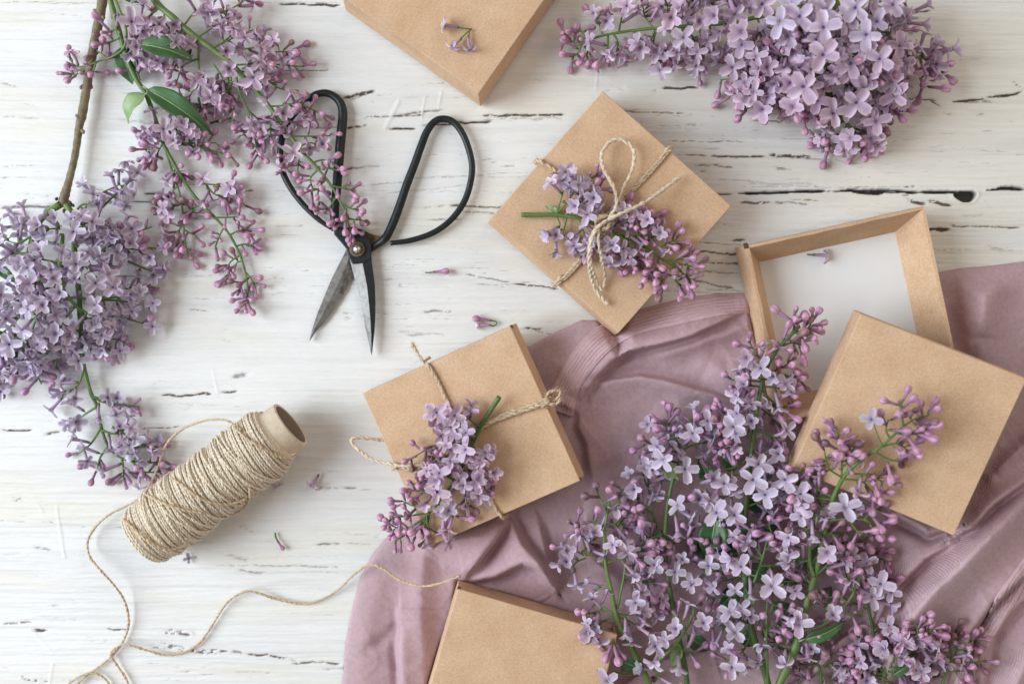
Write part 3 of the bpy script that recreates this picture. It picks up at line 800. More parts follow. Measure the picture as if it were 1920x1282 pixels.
# --- spool
def spool():
    ax0, ax1 = W(276, 1001, 60), W(517, 817, 62)         # wound part, then the bare tube beyond
    d = unit(ax1 - ax0); L = np.linalg.norm(ax1 - ax0)
    X = unit(np.cross([0, 0, 1], d)); Y = np.cross(d, X)
    org = W(390, 910, 0)
    root = thing('twine_spool', org, 'fat spool of pale jute twine wound on a cardboard tube, its loose end trailing', 'twine spool')

    def pt(s, a, r): return ax0 + d * s + r * (math.cos(a) * X + math.sin(a) * Y)
    # cardboard tube
    mb = MB(); n = 48
    prof = [(-10, 38), (-10, 46), (L + 33, 47), (L + 35, 46), (L + 35, 41), (L + 33, 40), (-10, 38)]
    V = []; F = []
    for (s, r) in prof:
        for j in range(n): V.append(pt(s, 2 * math.pi * j / n, r * (1 + .01 * math.sin(3 * j * 2 * math.pi / n))))
    for i in range(len(prof) - 1):
        for j in range(n):
            k = (j + 1) % n; F.append((i * n + j, i * n + k, (i + 1) * n + k, (i + 1) * n + j))
    mm = [0] * (4 * n) + [1] * (2 * n)
    mb.add(V, F, 0); mb.m = mm; mb.build('cardboard_tube', [M_core, M_core_in], root, org)

    def rad(s):
        t = s / L; return 47 + 13.5 * min(1, max(0, (t + .06) / .16)) ** .5 * (1 - max(0, (t - .86) / .16) ** 2 * .7) + 1.5 * math.sin(t * 9)
    mb = MB()
    ss = np.linspace(-14, L + 6, 40); V = []; F = []
    for s in ss:
        for j in range(n): V.append(pt(s, 2 * math.pi * j / n, rad(s) - 4.0))
    for i in range(len(ss) - 1):
        for j in range(n):
            k = (j + 1) % n; F.append((i * n + j, i * n + k, (i + 1) * n + k, (i + 1) * n + j))
    mb.add(V, F)
    # wound strand: there and back, slanted wraps
    g = np.random.default_rng(5); pitch = 4.4; turns = int((L + 16) / pitch)
    P = []
    N = turns * 40
    for i in range(N):
        t = i / N; a = 2 * math.pi * turns * t; s = -12 + (L + 16) * t
        s2 = s + 11 * math.sin(a + .8) * (1 - abs(2 * t - 1) ** 6) + 1.0 * math.sin(a * .37 + 1)
        P.append(pt(s2 + 1.6 * math.sin(a * .071 + 2 * math.sin(a * .013)), a, rad(s) + 1.3 * math.sin(a * .113) + .8 * math.sin(a * .517)))
    Q = strand(mb, P, 2.8, pitch=17, sides=5, step=3.2); fuzz(mb, Q, 1100, 12, r=.26, sd=70)
    for k in range(22):
        s0 = L * g.uniform(.0, .8); s1 = s0 + L * g.uniform(.05, .24) * (1 if k % 2 else -1); s1 = min(max(s1, -4), L); a0 = g.uniform(0, 6.28); P = []
        for i in range(60):
            t = i / 59; s = s0 + (s1 - s0) * t; P.append(pt(s, a0 + 5.2 * t, rad(s) + 3.2))
        Q = strand(mb, P, 2.9, pitch=17, sides=5, step=3.0); fuzz(mb, Q, 40, 12, r=.26, sd=80 + k)
    # the darker slanting wraps seen on top
    mb.build('wound_twine', M_jute_spool, root, org)
    mb = MB()

    def over(px, py, lift):   # a point on the winding under a photo pixel
        c = np.array([0, 0, H]); dd = unit(np.array([px - 960, -(py - 641), -H], float))
        lo = None
        for t in np.linspace(H - 160, H + 60, 900):
            q = c + dd * t / abs(dd[2]); rel = q - ax0; s = np.dot(rel, d); rr = np.linalg.norm(rel - d * s)
            if rr < rad(min(max(s, -12), L + 4)) + lift: return q
        return W(px, py, 6)
    for pts in ([(322, 895), (345, 912), (372, 932), (400, 943), (432, 945), (462, 935)], [(232, 972), (255, 995), (285, 1018), (320, 1030), (352, 1020)], [(440, 800), (460, 820), (490, 838), (530, 858), (556, 850)],
                [(272, 925), (300, 940), (340, 955), (380, 962)]):
        Q = strand(mb, spline([over(x, y, 6.5) for x, y in pts], 8), 3.4); fuzz(mb, Q, 24, 10, sd=int(pts[0][0]))
    P = [over(380, 962, 7), W(415, 967, 60), W(445, 960, 50), W(462, 946, 52), over(468, 932, 7), over(468, 915, 7)]
    Q = strand(mb, spline(P, 8), 3.0); fuzz(mb, Q, 14, 8, sd=91)
    mb.build('slanting_wrap', M_jute, root, org)
    # loose end
    mb = MB()
    P = [over(452, 806, 5), over(440, 797, 6), W(425, 788, 95), W(398, 786, 80), W(370, 792, 60), W(340, 805, 44), W(315, 828, 34), W(304, 850, 28), W(296, 875, 24), W(282, 905, 24), W(262, 932, 28), W(235, 949, 26), W(205, 964, 20),
         W(180, 986, 16), W(165, 1012, 14), W(168, 1042, 20), W(190, 1070, 30), W(217, 1100, 26), W(235, 1130, 14), W(241, 1165, 8), W(235, 1192, 6), W(218, 1220, 6), W(190, 1246, 5), W(155, 1272, 8), W(130, 1300, 8), W(100, 1340, 5)]
    Q = strand(mb, spline(P, 10), 2.9); fuzz(mb, Q, 150, 7, r=.25, sd=92)
    P = [W(862, 1079, 122), W(845, 1086, 110), W(820, 1094, 92), W(790, 1098, 76), W(752, 1088, 62), (W(718, 1066, 52)), W(692, 1058, 40), W(664, 1076, 22), W(630, 1108, 8), W(590, 1128, 5), W(560, 1131, 5), W(520, 1123, 6), W(480, 1110, 12),
         W(455, 1110, 14), W(425, 1130, 8), W(400, 1168, 5), W(375, 1203, 5), W(345, 1222, 5), W(312, 1227, 6), W(280, 1220, 10), W(252, 1211, 14), W(230, 1208, 14), W(214, 1216, 12), W(208, 1228, 10), W(222, 1250, 6), W(238, 1275, 5), W(256, 1320, 5)]
    for j in range(len(P)):     # the part on the cloth rides on it
        px = 960 + P[j][0] * H / (H - P[j][2]); py = 641 - P[j][1] * H / (H - P[j][2])
        if px > 670: P[j][2] = max(P[j][2], cloth_z(px, py) + 4); P[j] = W(px, py, P[j][2])
    Q = strand(mb, spline(P, 10), 3.0); fuzz(mb, Q, 130, 7, r=.25, sd=93); fuzz(mb, Q[:14], 22, 8, sd=94)
    P = [W(110, 1300, 5), W(130, 1280, 10), W(155, 1265, 12), W(180, 1262, 9), W(200, 1275, 5), W(215, 1300, 5)]
    Q = strand(mb, spline(P, 10), 2.7); fuzz(mb, Q, 20, 7, r=.25, sd=95)
    mb.build('trailing_end', M_jute, root, org)


spool()

# ------------------------------------------------------------------ scissors
def scissors():
    sc = lambda x, y: (440 + x / 2.465, 160 + y / 2.465)
    org = W(*sc(565, 758), 0)
    root = thing('scissors', org, 'open black iron scissors with big wire-loop handles and worn steel blades', 'scissors')

    def outline(pts, z0, z1, bev, name, material, edge_z=None):
        P = [sc(*p) for p in pts]; n = len(P); mb = MB()
        c = np.mean(P, axis=0)
        V = [W(x, y, z0) for x, y in P] + [W(x, y, z1) for x, y in P]
        F = [tuple(range(n)), tuple(range(2 * n - 1, n - 1, -1))]
        F = [tuple(reversed(f)) for f in F]
        for i in range(n):
            j = (i + 1) % n; F.append((i, j, n + j, n + i))
        mb.add(V, F); ob = mb.build(name, material, root, org, smooth=False, edge=bev)
        return ob

    def fixn(ob):
        import bmesh
        bm = bmesh.new(); bm.from_mesh(ob.data); bmesh.ops.recalc_face_normals(bm, faces=bm.faces); bm.to_mesh(ob.data); bm.free(); return ob
    # under blade (steel, left)
    def blade_solid(edge, spine, name, material, zb, zt, medge=None):
        """wedge: thick along the spine, thin along the cutting edge; rows run tip-ward"""
        n = len(edge); mb = MB(); V = []; F = []
        mid = [tuple(np.array(e) * .45 + np.array(s) * .55) for e, s in zip(edge, spine)]
        for e, m_, s in zip(edge, mid, spine):
            V += [W(*sc(*e), zb + .6), W(*sc(*m_), zt), W(*sc(*s), zt - .5), W(*sc(*s), zb), W(*sc(*e), zb)]
        for i in range(n - 1):
            for j in range(5):
                k = (j + 1) % 5; F.append((i * 5 + j, i * 5 + k, (i + 1) * 5 + k, (i + 1) * 5 + j))
        F.append((0, 1, 2, 3, 4)); F.append(tuple((n - 1) * 5 + j for j in (4, 3, 2, 1, 0)))
        mb.add(V, F)
        if medge is not None: mb.m = [1 if (i % 5) == 0 and i < (n - 1) * 5 else 0 for i in range(len(F))]
        return fixn(mb.build(name, material, root, org, smooth=False))
    blade_solid([(552, 790), (548, 860), (515, 945), (470, 1020), (420, 1090), (375, 1140), (347, 1181)], [(518, 755), (496, 800), (450, 890), (410, 985), (380, 1060), (360, 1120), (345, 1180)], 'blade', [M_steel], 4, 10)
    # blade on top (blackened with a ground bevel)
    blade_solid([(530, 800), (543, 850), (566, 930), (585, 1020), (600, 1100), (614, 1165), (632, 1247)], [(628, 762), (636, 830), (648, 920), (651, 1010), (650, 1080), (645, 1150), (634, 1248)], 'blade', [M_black, M_steel], 10, 18, 1)
    # handles
    def handle(pts, name):
        P = np.array([(*sc(x, y), z, r) for x, y, z, r in pts]); Q = spline(P, 10); path = np.array([W(a, b, c) for a, b, c in Q[:, :3]])
        mb = MB(); mb.tube(path, Q[:, 3], 14, flat=.85); return mb
    hl = [(470, 670, 13, 9.5), (462, 620, 13, 9), (464, 560, 12, 8.5), (474, 450, 12, 8.8), (484, 320, 12, 9.2), (494, 210, 12, 9.2), (500, 130, 12, 8.6), (486, 78, 12, 7.8), (450, 46, 12, 7), (410, 36, 12, 6.8), (360, 52, 12, 6.5),
          (300, 105, 12, 6.4), (250, 165, 12, 6.2), (222, 235, 12, 6), (210, 320, 12, 6), (222, 400, 12, 6), (262, 480, 12, 5.8), (320, 555, 12, 5.4), (385, 618, 12, 4.8), (447, 662, 12, 3.6)]
    handle(hl, 'handle').build('handle', M_black, root, org)
    hr = [(625, 758, 8, 6.5), (660, 735, 9, 6.5), (690, 712, 12, 8), (712, 680, 12, 8), (742, 612, 12, 8.2), (768, 540, 12, 8.0), (795, 460, 12, 8), (830, 370, 12, 7.8), (862, 280, 12, 7.5), (890, 212, 12, 7.2), (925, 168, 12, 6.8), (965, 156, 12, 6.7),
          (1010, 170, 12, 6.5), (1050, 218, 12, 6.3), (1080, 290, 12, 6.2), (1097, 370, 12, 6), (1090, 450, 12, 6), (1060, 540, 12, 6), (1000, 622, 12, 5.8), (920, 680, 12, 5.5), (820, 715, 12, 5.2), (720, 730, 12, 4.6)]
    handle(hr, 'handle').build('handle', M_black, root, org)
    fixn(outline([(455, 640), (490, 660), (545, 655), (590, 668), (618, 700), (632, 740), (632, 800), (600, 822), (545, 826), (530, 800), (516, 756), (495, 730), (460, 690)], 8, 19, 2.0, 'pivot_plate', M_black))
    fixn(outline([(600, 672), (640, 690), (690, 705), (705, 722), (660, 748), (628, 768), (600, 740)], 3, 9, 1.5, 'neck', M_rust))
    c = sc(566, 757)
    def disc(r, z0, z1, name, material, n=32, top=None):
        mb = MB(); V = []
        prof = [(r, z0), (r, z1 - 1), (r - 1, z1)] if top is None else top
        for (rr, zz) in prof:
            for j in range(n): a = 2 * math.pi * j / n; V.append(W(c[0] + rr * math.cos(a), c[1] - rr * math.sin(a), zz))
        F = [(i * n + j, i * n + (j + 1) % n, (i + 1) * n + (j + 1) % n, (i + 1) * n + j) for i in range(len(prof) - 1) for j in range(n)]
        F.append(tuple((len(prof) - 1) * n + j for j in range(n)))
        mb.add(V, F); return mb.build(name, material, root, org, smooth=False)
    disc(15, 17, 22, 'washer', M_rust, top=[(15, 17), (15, 21), (14, 22.5), (10, 22.8), (9, 21.8)])
    disc(8, 21, 27, 'rivet', M_pin, n=7, top=[(8.5, 20), (8.5, 24), (5.5, 28.5), (2, 30)])


scissors()

# ------------------------------------------------------------------ lilac florets: prototypes
PALE = np.array([.60, .525, .66]); RIM = np.array([.92, .85, .92]); VEIN = np.array([.32, .24, .42]); TUBE = np.array([.50, .38, .52]); GREEN = np.array([.13, .17, .06])


def floret_mb(mode, seed, tl=26, ps=16.0):
    """tube along +Z from the calyx at 0; four petals at the top"""
    g = np.random.default_rng(seed); mb = MB()
    bend = g.normal(size=2) * 1.2
    def off(t): return np.array([bend[0] * t * t * 2, bend[1] * t * t * 2])
    ts = np.array([0, .12, .3, .6, .85, 1.0]); rs = np.array([1.9, 2.7, 2.7, 2.8, 3.2, 4.0])
    path = np.array([[*off(t), t * tl] for t in ts])
    cols = np.array([TUBE * (.80 + .30 * t) * np.array([1, .93 + .07 * t, 1]) for t in ts])
    mb.tube(path, rs, 7, 0, cols, caps=False)
    mb.tube(np.array([[0, 0, -2], [0, 0, .5], [0, 0, 4.5]]), [1.3, 2.5, 2.9], 6, 0, np.array([GREEN, GREEN * 1.2, GREEN * .9 + [.05, 0, .03]]))
    o = np.array([*off(1.0), tl])
    # throat
    n = 8; a = np.linspace(0, 2 * np.pi, n, endpoint=False)
    th = np.vstack([o + np.stack([np.cos(a) * 2.3, np.sin(a) * 2.3, np.full(n, -.3)], -1), o[None] + [0, 0, -1.6]])
    dk = np.array([.10, .06, .14]) if seed % 3 else np.array([.50, .36, .10])
    mb.add(th, [(i, (i + 1) % n, n) for i in range(n)], 0, np.vstack([np.tile(VEIN * .6, (n, 1)), dk[None]]))
    nu, nv = 9, 7
    for k in range(4):
        ang = k * math.pi / 2 + g.normal() * .12; ln = ps * g.uniform(.9, 1.1); wd = ln * g.uniform(.58, .72)
        if mode == 'flat': e0, e1 = g.uniform(.25, .45), g.uniform(-.25, .2)
        elif mode == 'half': e0, e1 = g.uniform(.9, 1.15), g.uniform(.2, .6)
        else: e0, e1 = g.uniform(.1, .4), g.uniform(-1.4, -.7)
        er, et = np.array([math.cos(ang), math.sin(ang), 0]), np.array([-math.sin(ang), math.cos(ang), 0])
        p = o + er * 1.6; V = []; cc = []; F = []; tw = g.normal() * .15
        for i in range(nu):
            u = i / (nu - 1); el = e0 + (e1 - e0) * u; d = er * math.cos(el) + np.array([0, 0, 1]) * math.sin(el)
            nn = -er * math.sin(el) + np.array([0, 0, 1]) * math.cos(el)
            if i: p = p + d * ln / (nu - 1)
            hw = wd * .5 * (.26 + .74 * math.sin(math.pi * (.10 + u * .70)) ** .9) * (1 if u < .8 else math.sqrt(max(0, 1 - ((u - .8) / .21) ** 2)) * .9 + .1)
            for j in range(nv):
                v = j / (nv - 1) * 2 - 1
                cup = (abs(v) ** 2.2) * hw * .50 + (u ** 5) * (1 - abs(v)) * .9
                V.append(p + (et * math.cos(tw * u) + nn * math.sin(tw * u)) * hw * v + nn * cup + (-d) * abs(v) ** 2 * (1.2 if u > .9 else 0))
                edge = max(abs(v) ** 2.2, sstep(.78, 1, u) * .95)
                c = PALE * (1 - edge) + RIM * edge
                c = c * (1 - .45 * (1 - sstep(0, .35, u))) + VEIN * .45 * (1 - sstep(0, .35, u)) * 1.0
                if abs(v) < .1: c = c * .93
                cc.append(c)
        for i in range(nu - 1):
            for j in range(nv - 1): F.append((i * nv + j, i * nv + j + 1, (i + 1) * nv + j + 1, (i + 1) * nv + j))
        mb.add(V, F, 1, np.array(cc))
    return mb


BUDC = np.array([.50, .28, .40])


def bud_mb(seed, tl=18, r=6.2, ln=14):
    g = np.random.default_rng(seed); mb = MB()
    bend = g.normal(size=2) * 1.0
    ts = np.linspace(0, 1, 5); path = np.array([[bend[0] * t * t, bend[1] * t * t, t * tl] for t in ts])
    mb.tube(path, [1.9, 2.5, 2.6, 2.8, 3.6], 7, 0, np.array([TUBE * (.62 + .25 * t) * np.array([1.05, .80, .95]) for t in ts]), caps=False)
    mb.tube(np.array([[0, 0, -2], [0, 0, .5], [0, 0, 4.2]]), [1.2, 2.2, 2.6], 6, 0, np.array([GREEN, GREEN * 1.2, GREEN * .9 + [.06, 0, .03]]))
    o = path[-1]; nu, nv = 7, 16; V = []; cc = []; F = []
    for i in range(nu):
        u = i / (nu - 1); z = u * ln; rr = r * (.42 + .62 * math.sin(math.pi * (.12 + .80 * u)) ** .9) if u < .97 else r * .12
        for j in range(nv):
            a = 2 * math.pi * j / nv; lob = abs(math.sin(2 * a + .2)); q = rr * (.80 + .24 * lob ** .5)
            V.append(o + [math.cos(a) * q, math.sin(a) * q, z - .5])
            cc.append(BUDC * (.50 + .62 * lob ** .6) * (1 + .25 * u) + np.array([.05, .08, .09]) * lob * u)  # seams darker; pale highlight painted onto the lobes towards the top
    for i in range(nu - 1):
        for j in range(nv):
            k = (j + 1) % nv; F.append((i * nv + j, i * nv + k, (i + 1) * nv + k, (i + 1) * nv + j))
    F.append(tuple((nu - 1) * nv + j for j in range(nv)))
    mb.add(V, F, 0, np.array(cc))
    return mb


PROTO = {'flat': [floret_mb('flat', s) for s in range(1, 8)], 'half': [floret_mb('half', s) for s in range(11, 17)], 'back': [floret_mb('back', s) for s in range(21, 25)],
         'bud': [bud_mb(s) for s in (31, 32)] + [bud_mb(33, 16, 4.6, 10.5), bud_mb(34, 22, 6.4, 15), bud_mb(35, 12, 3.8, 8.5)]}
for k in PROTO:
    for m_ in PROTO[k]:
        m_.V = np.vstack(m_.v); m_.Cc = np.vstack(m_.c); m_.M = np.array(m_.m); m_.mesh = None


def proto_mesh(p_, nm):
    if p_.mesh is None:
        o = p_.build(nm, [M_bud, M_petal]); p_.mesh = o.data; bpy.data.objects.remove(o)
    return p_.mesh


def frame(d, roll):
    z = unit(d); x = unit(np.cross([0.123, 0.97, 0.2], z)); y = np.cross(z, x)
    c, s = math.cos(roll), math.sin(roll)
    return np.stack([x * c + y * s, -x * s + y * c, z], -1)


def pick_tint(g, hue, bud):
    """hue 0 = bluish lilac, 1 = pink mauve"""
    h = float(np.clip(hue + g.normal() * .13, 0, 1)); b = g.uniform(.80, 1.06)
    if bud:
        a0, a1 = np.array([.90, .88, 1.0]), np.array([1.0, .90, .92])
        if g.random() < .14: b *= .55; a1 = np.array([1.0, .95, .72])
    else:
        a0, a1 = np.array([.93, .95, 1.0]), np.array([1.0, .84, .90])
    return np.clip((a0 * (1 - h) + a1 * h) * b, 0, 1.05)


class Sprig:
    def __init__(self, name, org, label, cat, seed, hue, ground, scale=1.0, group='lilac sprigs', stem_mat=None, dens=.9):
        self.org = np.asarray(org, float); self.g = np.random.default_rng(seed); self.hue = hue; self.ground = ground; self.sc = scale * 1.04; self.dens = dens
        self.root = thing(name, self.org, label, cat, group); self.st = MB(); self.inst = []; self.paths = []; self.stem_mat = stem_mat or M_stem

    def gz(self, p):
        if callable(self.ground):
            k = H / (H - p[2]); return self.ground(960 + p[0] * k, 641 - p[1] * k)
        return self.ground

    def stem(self, pts, r0, r1):
        P = spline(WP(pts), 8); n = len(P)
        rr = np.linspace(r0, r1, n) * (1 + .07 * np.sin(np.arange(n) * .9)); self.st.tube(P, rr, 9); self.paths.append(P); return P

    def put(self, kind, base, d, s=1.0, roll=None, hue=None):
        g = self.g; d = unit(d); L = 27 if kind != 'bud' else 28
        tip = base + d * L * s
        gz = max(self.gz(tip), self.gz(base)) + (10 if kind != 'bud' else 6) * s
        if tip[2] < gz:
            d = unit(np.array([d[0], d[1], max(d[2], (gz - base[2]) / (L * s))])); tip = base + d * L * s
            if tip[2] < gz: base = base + np.array([0, 0, gz - tip[2]])
        i = int(g.integers(len(PROTO[kind])))
        self.inst.append((kind, i, base.copy(), frame(d, g.uniform(0, 6.28) if roll is None else roll), s * g.uniform(.92, 1.08), pick_tint(g, self.hue if hue is None else hue, kind == 'bud')))

    def branch(self, x0, y0, z0, x1, y1, z1, no, nb, r0=2.6, hue=None, spread=1.0, curl=.10):
        g = self.g; A, B = W(x0, y0, z0), W(x1, y1, z1); L = np.linalg.norm(B - A); side = unit(np.cross(B - A, [0, 0, 1]))
        M = (A + B) / 2 + side * g.normal() * L * curl + [0, 0, L * .04]
        P = spline([A, M, B], 8)
        gz = np.array([self.gz(p) for p in P]) + 3; P[:, 2] = np.maximum(P[:, 2], gz)
        n = len(P); self.st.tube(P, np.linspace(r0, 1.1, n), 7); self.paths.append(P)
        nb = nb + (int(round(no * .25)) if self.dens < .7 else 0); no = int(round(no * self.dens)); tot = no + nb
        kinds = ['o'] * no + ['b'] * nb
        for k, kd in enumerate(kinds):
            t = .28 + .72 * ((k + .5) / max(tot, 1)) ** .85; t = min(1, t + g.normal() * .05); f = max(0, t) * (n - 1); i = min(int(f), n - 2); fr_ = f - i
            b = P[i] * (1 - fr_) + P[i + 1] * fr_; a = unit(P[i + 1] - P[i])
            ph = k * 2.4 + g.uniform(-.5, .5); u = unit(np.cross(a, [0, 0, 1])); w = np.cross(u, a)
            rad_ = u * math.cos(ph) + w * math.sin(ph) * .9
            ca = .25 + 1.0 * max(0, t - .35) + .2 * g.normal()
            d = unit(a * ca + rad_ * spread + np.array([0, 0, .30]))
            ped = (2.5 + 4 * g.random()) * self.sc; q = b + d * ped
            self.st.tube(np.array([b, b + d * ped * .5 + [0, 0, .5], q]), [1.0, .8, .9], 5)
            d2 = unit(d + g.normal(size=3) * .22)
            if kd == 'b': self.put('bud', q, d2, self.sc * g.uniform(.75, 1.05), hue=hue)
            else:
                m_ = g.choice(['flat', 'half', 'back'], p=[.34, .42, .24]); self.put(m_, q, d2, self.sc, hue=hue)

    def face(self, x, y, z, s=1.0, ang=None, hue=None, kind=None, tilt=.28):
        """a floret whose face looks at the camera, at photo pixel x, y"""
        g = self.g; head = W(x, y, z); up = unit(np.array([0, 0, H]) - head); d = unit(up + np.array([g.normal() * tilt, g.normal() * tilt, 0]))
        base = head - d * 27 * s * self.sc
        best = None
        for P in self.paths:
            dd = np.linalg.norm(P - base, axis=1); i = int(dd.argmin())
            if best is None or dd[i] < best[0]: best = (dd[i], P[i])
        if best and best[0] < 130:
            m_ = (base + best[1]) / 2 + [0, 0, -4]; self.st.tube(spline([best[1], m_, base], 4), 1.0, 5)
        self.put(kind or g.choice(['flat', 'flat', 'half']), base, d, s * self.sc * 1.10, roll=ang, hue=hue)

    def leaf(self, x0, y0, z0, x1, y1, z1, w, curl=.3, m=None, label=None, fold=.35, roll=0.0):
        A, B = W(x0, y0, z0), W(x1, y1, z1); ax = unit(B - A); L = np.linalg.norm(B - A)
        side0 = unit(np.cross([0, 0, 1], ax)); up0 = np.cross(ax, side0)
        side = side0 * math.cos(roll) + up0 * math.sin(roll); up = np.cross(ax, side)
        nu, nv = 18, 11; V = []; F = []; mb = MB()
        for i in range(nu):
            u = i / (nu - 1); hw = w / 2 * (math.sin(math.pi * u ** .72) ** .85) + .3
            c = A + ax * L * u + up * math.sin(math.pi * u) * L * .10 * curl * 3 + up * (-u * u * L * .08)
            for j in range(nv):
                v = j / (nv - 1) * 2 - 1
                wave = 1.2 * math.sin(u * 14 + v * 2) * abs(v) + (-.5 if j == nv // 2 else 0) + .45 * math.sin((u * 9 - abs(v) * 1.4) * 2 * math.pi)
                V.append(c + side * hw * v + up * (abs(v) * hw * fold + wave))
        for i in range(nu - 1):
            for j in range(nv - 1): F.append((i * nv + j, i * nv + j + 1, (i + 1) * nv + j + 1, (i + 1) * nv + j))
        mb.add(V, F); mb.tube(np.array([A - ax * 10 - [0, 0, 2], A] + [V[i * nv + nv // 2] + up * .3 for i in range(0, nu - 1)]), [1.6, 1.4] + list(np.linspace(1.2, .4, nu - 1)), 5, 1)
        V = mb.v[0]; zmin = min(self.gz(v) + 1.5 - v[2] for v in V[::7]); shift = max(self.gz(V.mean(0)) + 2 - V[:, 2].min(), 0)
        if shift > 0: mb.v = [q + [0, 0, shift] for q in mb.v]
        o = mb.build('leaf', [m or M_leaf, M_leaf_pale], self.root, self.org); so = o.modifiers.new('thick', 'SOLIDIFY'); so.thickness = .00025; so.offset = 0
        if label: o['label'] = label
        return o

    def done(self, stem_name='stem'):
        if self.st.n: self.st.build(stem_name, self.stem_mat, self.root, self.org)
        for names, nm in ((('flat', 'half', 'back'), 'flower'), (('bud',), 'bud')):
            L = [q for q in self.inst if q[0] in names]; L.sort(key=lambda q: -(q[2][2] + 27 * q[3][2, 2]) - 300 * (0 < 960 + q[2][0] < 1920 and 0 < 641 - q[2][1] < 1282))
            for (k, i, b, Fm, s, tint) in L[:100]:
                p_ = PROTO[k][i]; o = bpy.data.objects.new(nm, proto_mesh(p_, nm)); C.objects.link(o); o.parent = self.root
                m4 = Matrix([list(map(float, r)) for r in (Fm * s)]).to_4x4(); m4.translation = Vector((b - self.org) * S); o.matrix_local = m4
                o.color = (*map(float, tint), 1)
            rest = L[100:]
            if rest:
                mb = MB()
                for (k, i, b, Fm, s, tint) in rest:
                    p_ = PROTO[k][i]; V = p_.V @ Fm.T * s + b
                    mb.v.append(V); mb.f += [tuple(a + mb.n for a in f) for f in p_.f]; mb.m += list(p_.m); mb.c.append(p_.Cc * tint); mb.n += len(V)
                o = mb.build(nm, [M_bud, M_petal], self.root, self.org); o['kind'] = 'stuff'
        return self.root


def rows(txt):
    return [list(map(float, r.split())) for r in txt.replace('\n', '|').split('|') if r.strip()]

# ------------------------------------------------------------------ lilac: left branch with the blue-lilac mass
s = Sprig('lilac_branch', W(140, 500, 0), 'big blue-lilac flower mass on a bare brown twig, hanging at the left edge', 'lilac', 101, .22, 0, 1.0, dens=.8)
tw = MB()
P = spline([[*W(x, y, z), r] for x, y, z, r in [(196, -30, 22, 9), (190, 15, 20, 8.8), (176, 85, 18, 8.2), (165, 150, 17, 7.6), (154, 215, 18, 8.2), (149, 235, 18, 7.2), (141, 290, 20, 6.4), (129, 340, 24, 6.8), (121, 368, 28, 8.5), (116, 386, 30, 7.5)]], 10)
rr = P[:, 3] * (1 + .05 * np.sin(np.arange(len(P)) * 1.7)); tw.tube(P[:, :3], rr, 12)
for x, y, z in ((147, 219, 24), (156, 247, 24), (194, 33, 24), (180, 22, 24)):
    tw.tube(np.array([W(x - 3, y - 2, z - 4), W(x, y, z), W(x + 1, y + 4, z + 1)]), [3.5, 3.8, 1.5], 7)
tw.build('brown_twig', M_twig, s.root, s.org)
mb = MB()
for x, y, dx, dy in ((108, 372, -5, 3), (112, 380, -6, 2), (128, 378, 7, 5), (134, 384, 6, 3), (120, 392, 0, 8), (118, 384, -3, 6), (126, 388, 3, 8)):
    mb.tube(np.array([W(x, y, 32), W(x + dx * .6, y + dy * .6, 38), W(x + dx, y + dy, 36)]), [3, 3.6, .8], 5, flat=.5)
mb.build('bud_scales', M_bract, s.root, s.org)
s.stem([(112, 384, 34), (92, 398, 40), (72, 418, 46), (62, 442, 48), (54, 475, 46), (44, 520, 42), (33, 570, 40), (27, 615, 38), (32, 655, 32), (24, 700, 22)], 6.5, 2.4)
s.stem([(124, 384, 34), (134, 402, 38), (138, 440, 42), (141, 490, 46), (148, 550, 46), (151, 610, 40), (154, 660, 32), (160, 700, 26), (171, 738, 22), (181, 760, 22), (189, 796, 20), (203, 836, 16), (232, 860, 14), (285, 866, 14)], 6.2, 2.0)
s.stem([(116, 440, 80), (116, 462, 92), (112, 500, 98), (117, 538, 100), (132, 562, 92), (145, 576, 84), (165, 600, 60)], 4.4, 2.8)
for r in rows("""145 408 44 226 345 30 7 0|138 402 42 180 384 40 2 0|190 390 40 255 330 24 6 0|140 440 70 190 410 60 7 0|140 440 70 235 435 40 8 0|178 480 44 262 468 30 8 3|176 485 30 285 425 22 1 4|262 468 26 300 466 14 2 0|240 490 30 292 512 16 4 0
150 560 70 265 545 30 8 2|165 562 60 285 575 16 4 1|190 560 40 300 540 16 2 2|150 600 60 232 640 20 8 2|150 590 70 200 660 30 6 4|150 600 40 285 612 10 3 1|62 440 60 8 450 40 6 0|70 420 50 28 412 24 4 0|62 440 70 78 520 90 8 0|54 475 60 -10 500 50 8 0
45 520 60 92 575 90 10 0|34 570 60 -20 590 50 8 0|28 610 60 62 650 60 7 0|30 650 40 5 700 20 4 3|36 640 40 -20 735 20 6 4|30 640 50 78 720 20 4 2|45 620 70 105 640 60 8 0|112 500 96 62 540 110 9 0|117 540 90 60 600 100 9 0|140 575 84 105 632 70 8 0|145 576 84 190 600 60 6 0|112 470 90 165 505 84 6 0
130 430 60 85 430 90 6 0|138 430 60 175 430 70 7 0|142 460 60 192 470 70 6 0|152 640 40 105 690 20 6 0|158 690 30 118 740 14 6 0|172 742 24 212 758 20 4 1|176 744 24 262 762 16 3 4|182 762 24 140 792 14 4 0|190 800 24 145 852 12 2 1|190 806 24 240 812 20 8 1|203 836 20 182 885 10 1 6|228 858 20 232 895 10 1 6
245 862 18 300 885 12 1 8|236 850 22 290 838 16 5 4|250 860 20 305 862 14 0 6|210 800 30 250 830 20 6 1|60 560 60 -20 640 40 9 0|20 620 50 -20 670 30 7 0|90 600 50 120 560 50 8 0|90 540 40 30 560 50 9 0|160 520 50 210 520 60 6 0|60 480 80 110 490 100 7 0|70 590 70 40 690 30 7 1|100 650 30 70 700 20 5 2|120 610 50 170 650 30 7 1"""):
    s.branch(*r[:6], int(r[6]), int(r[7]))
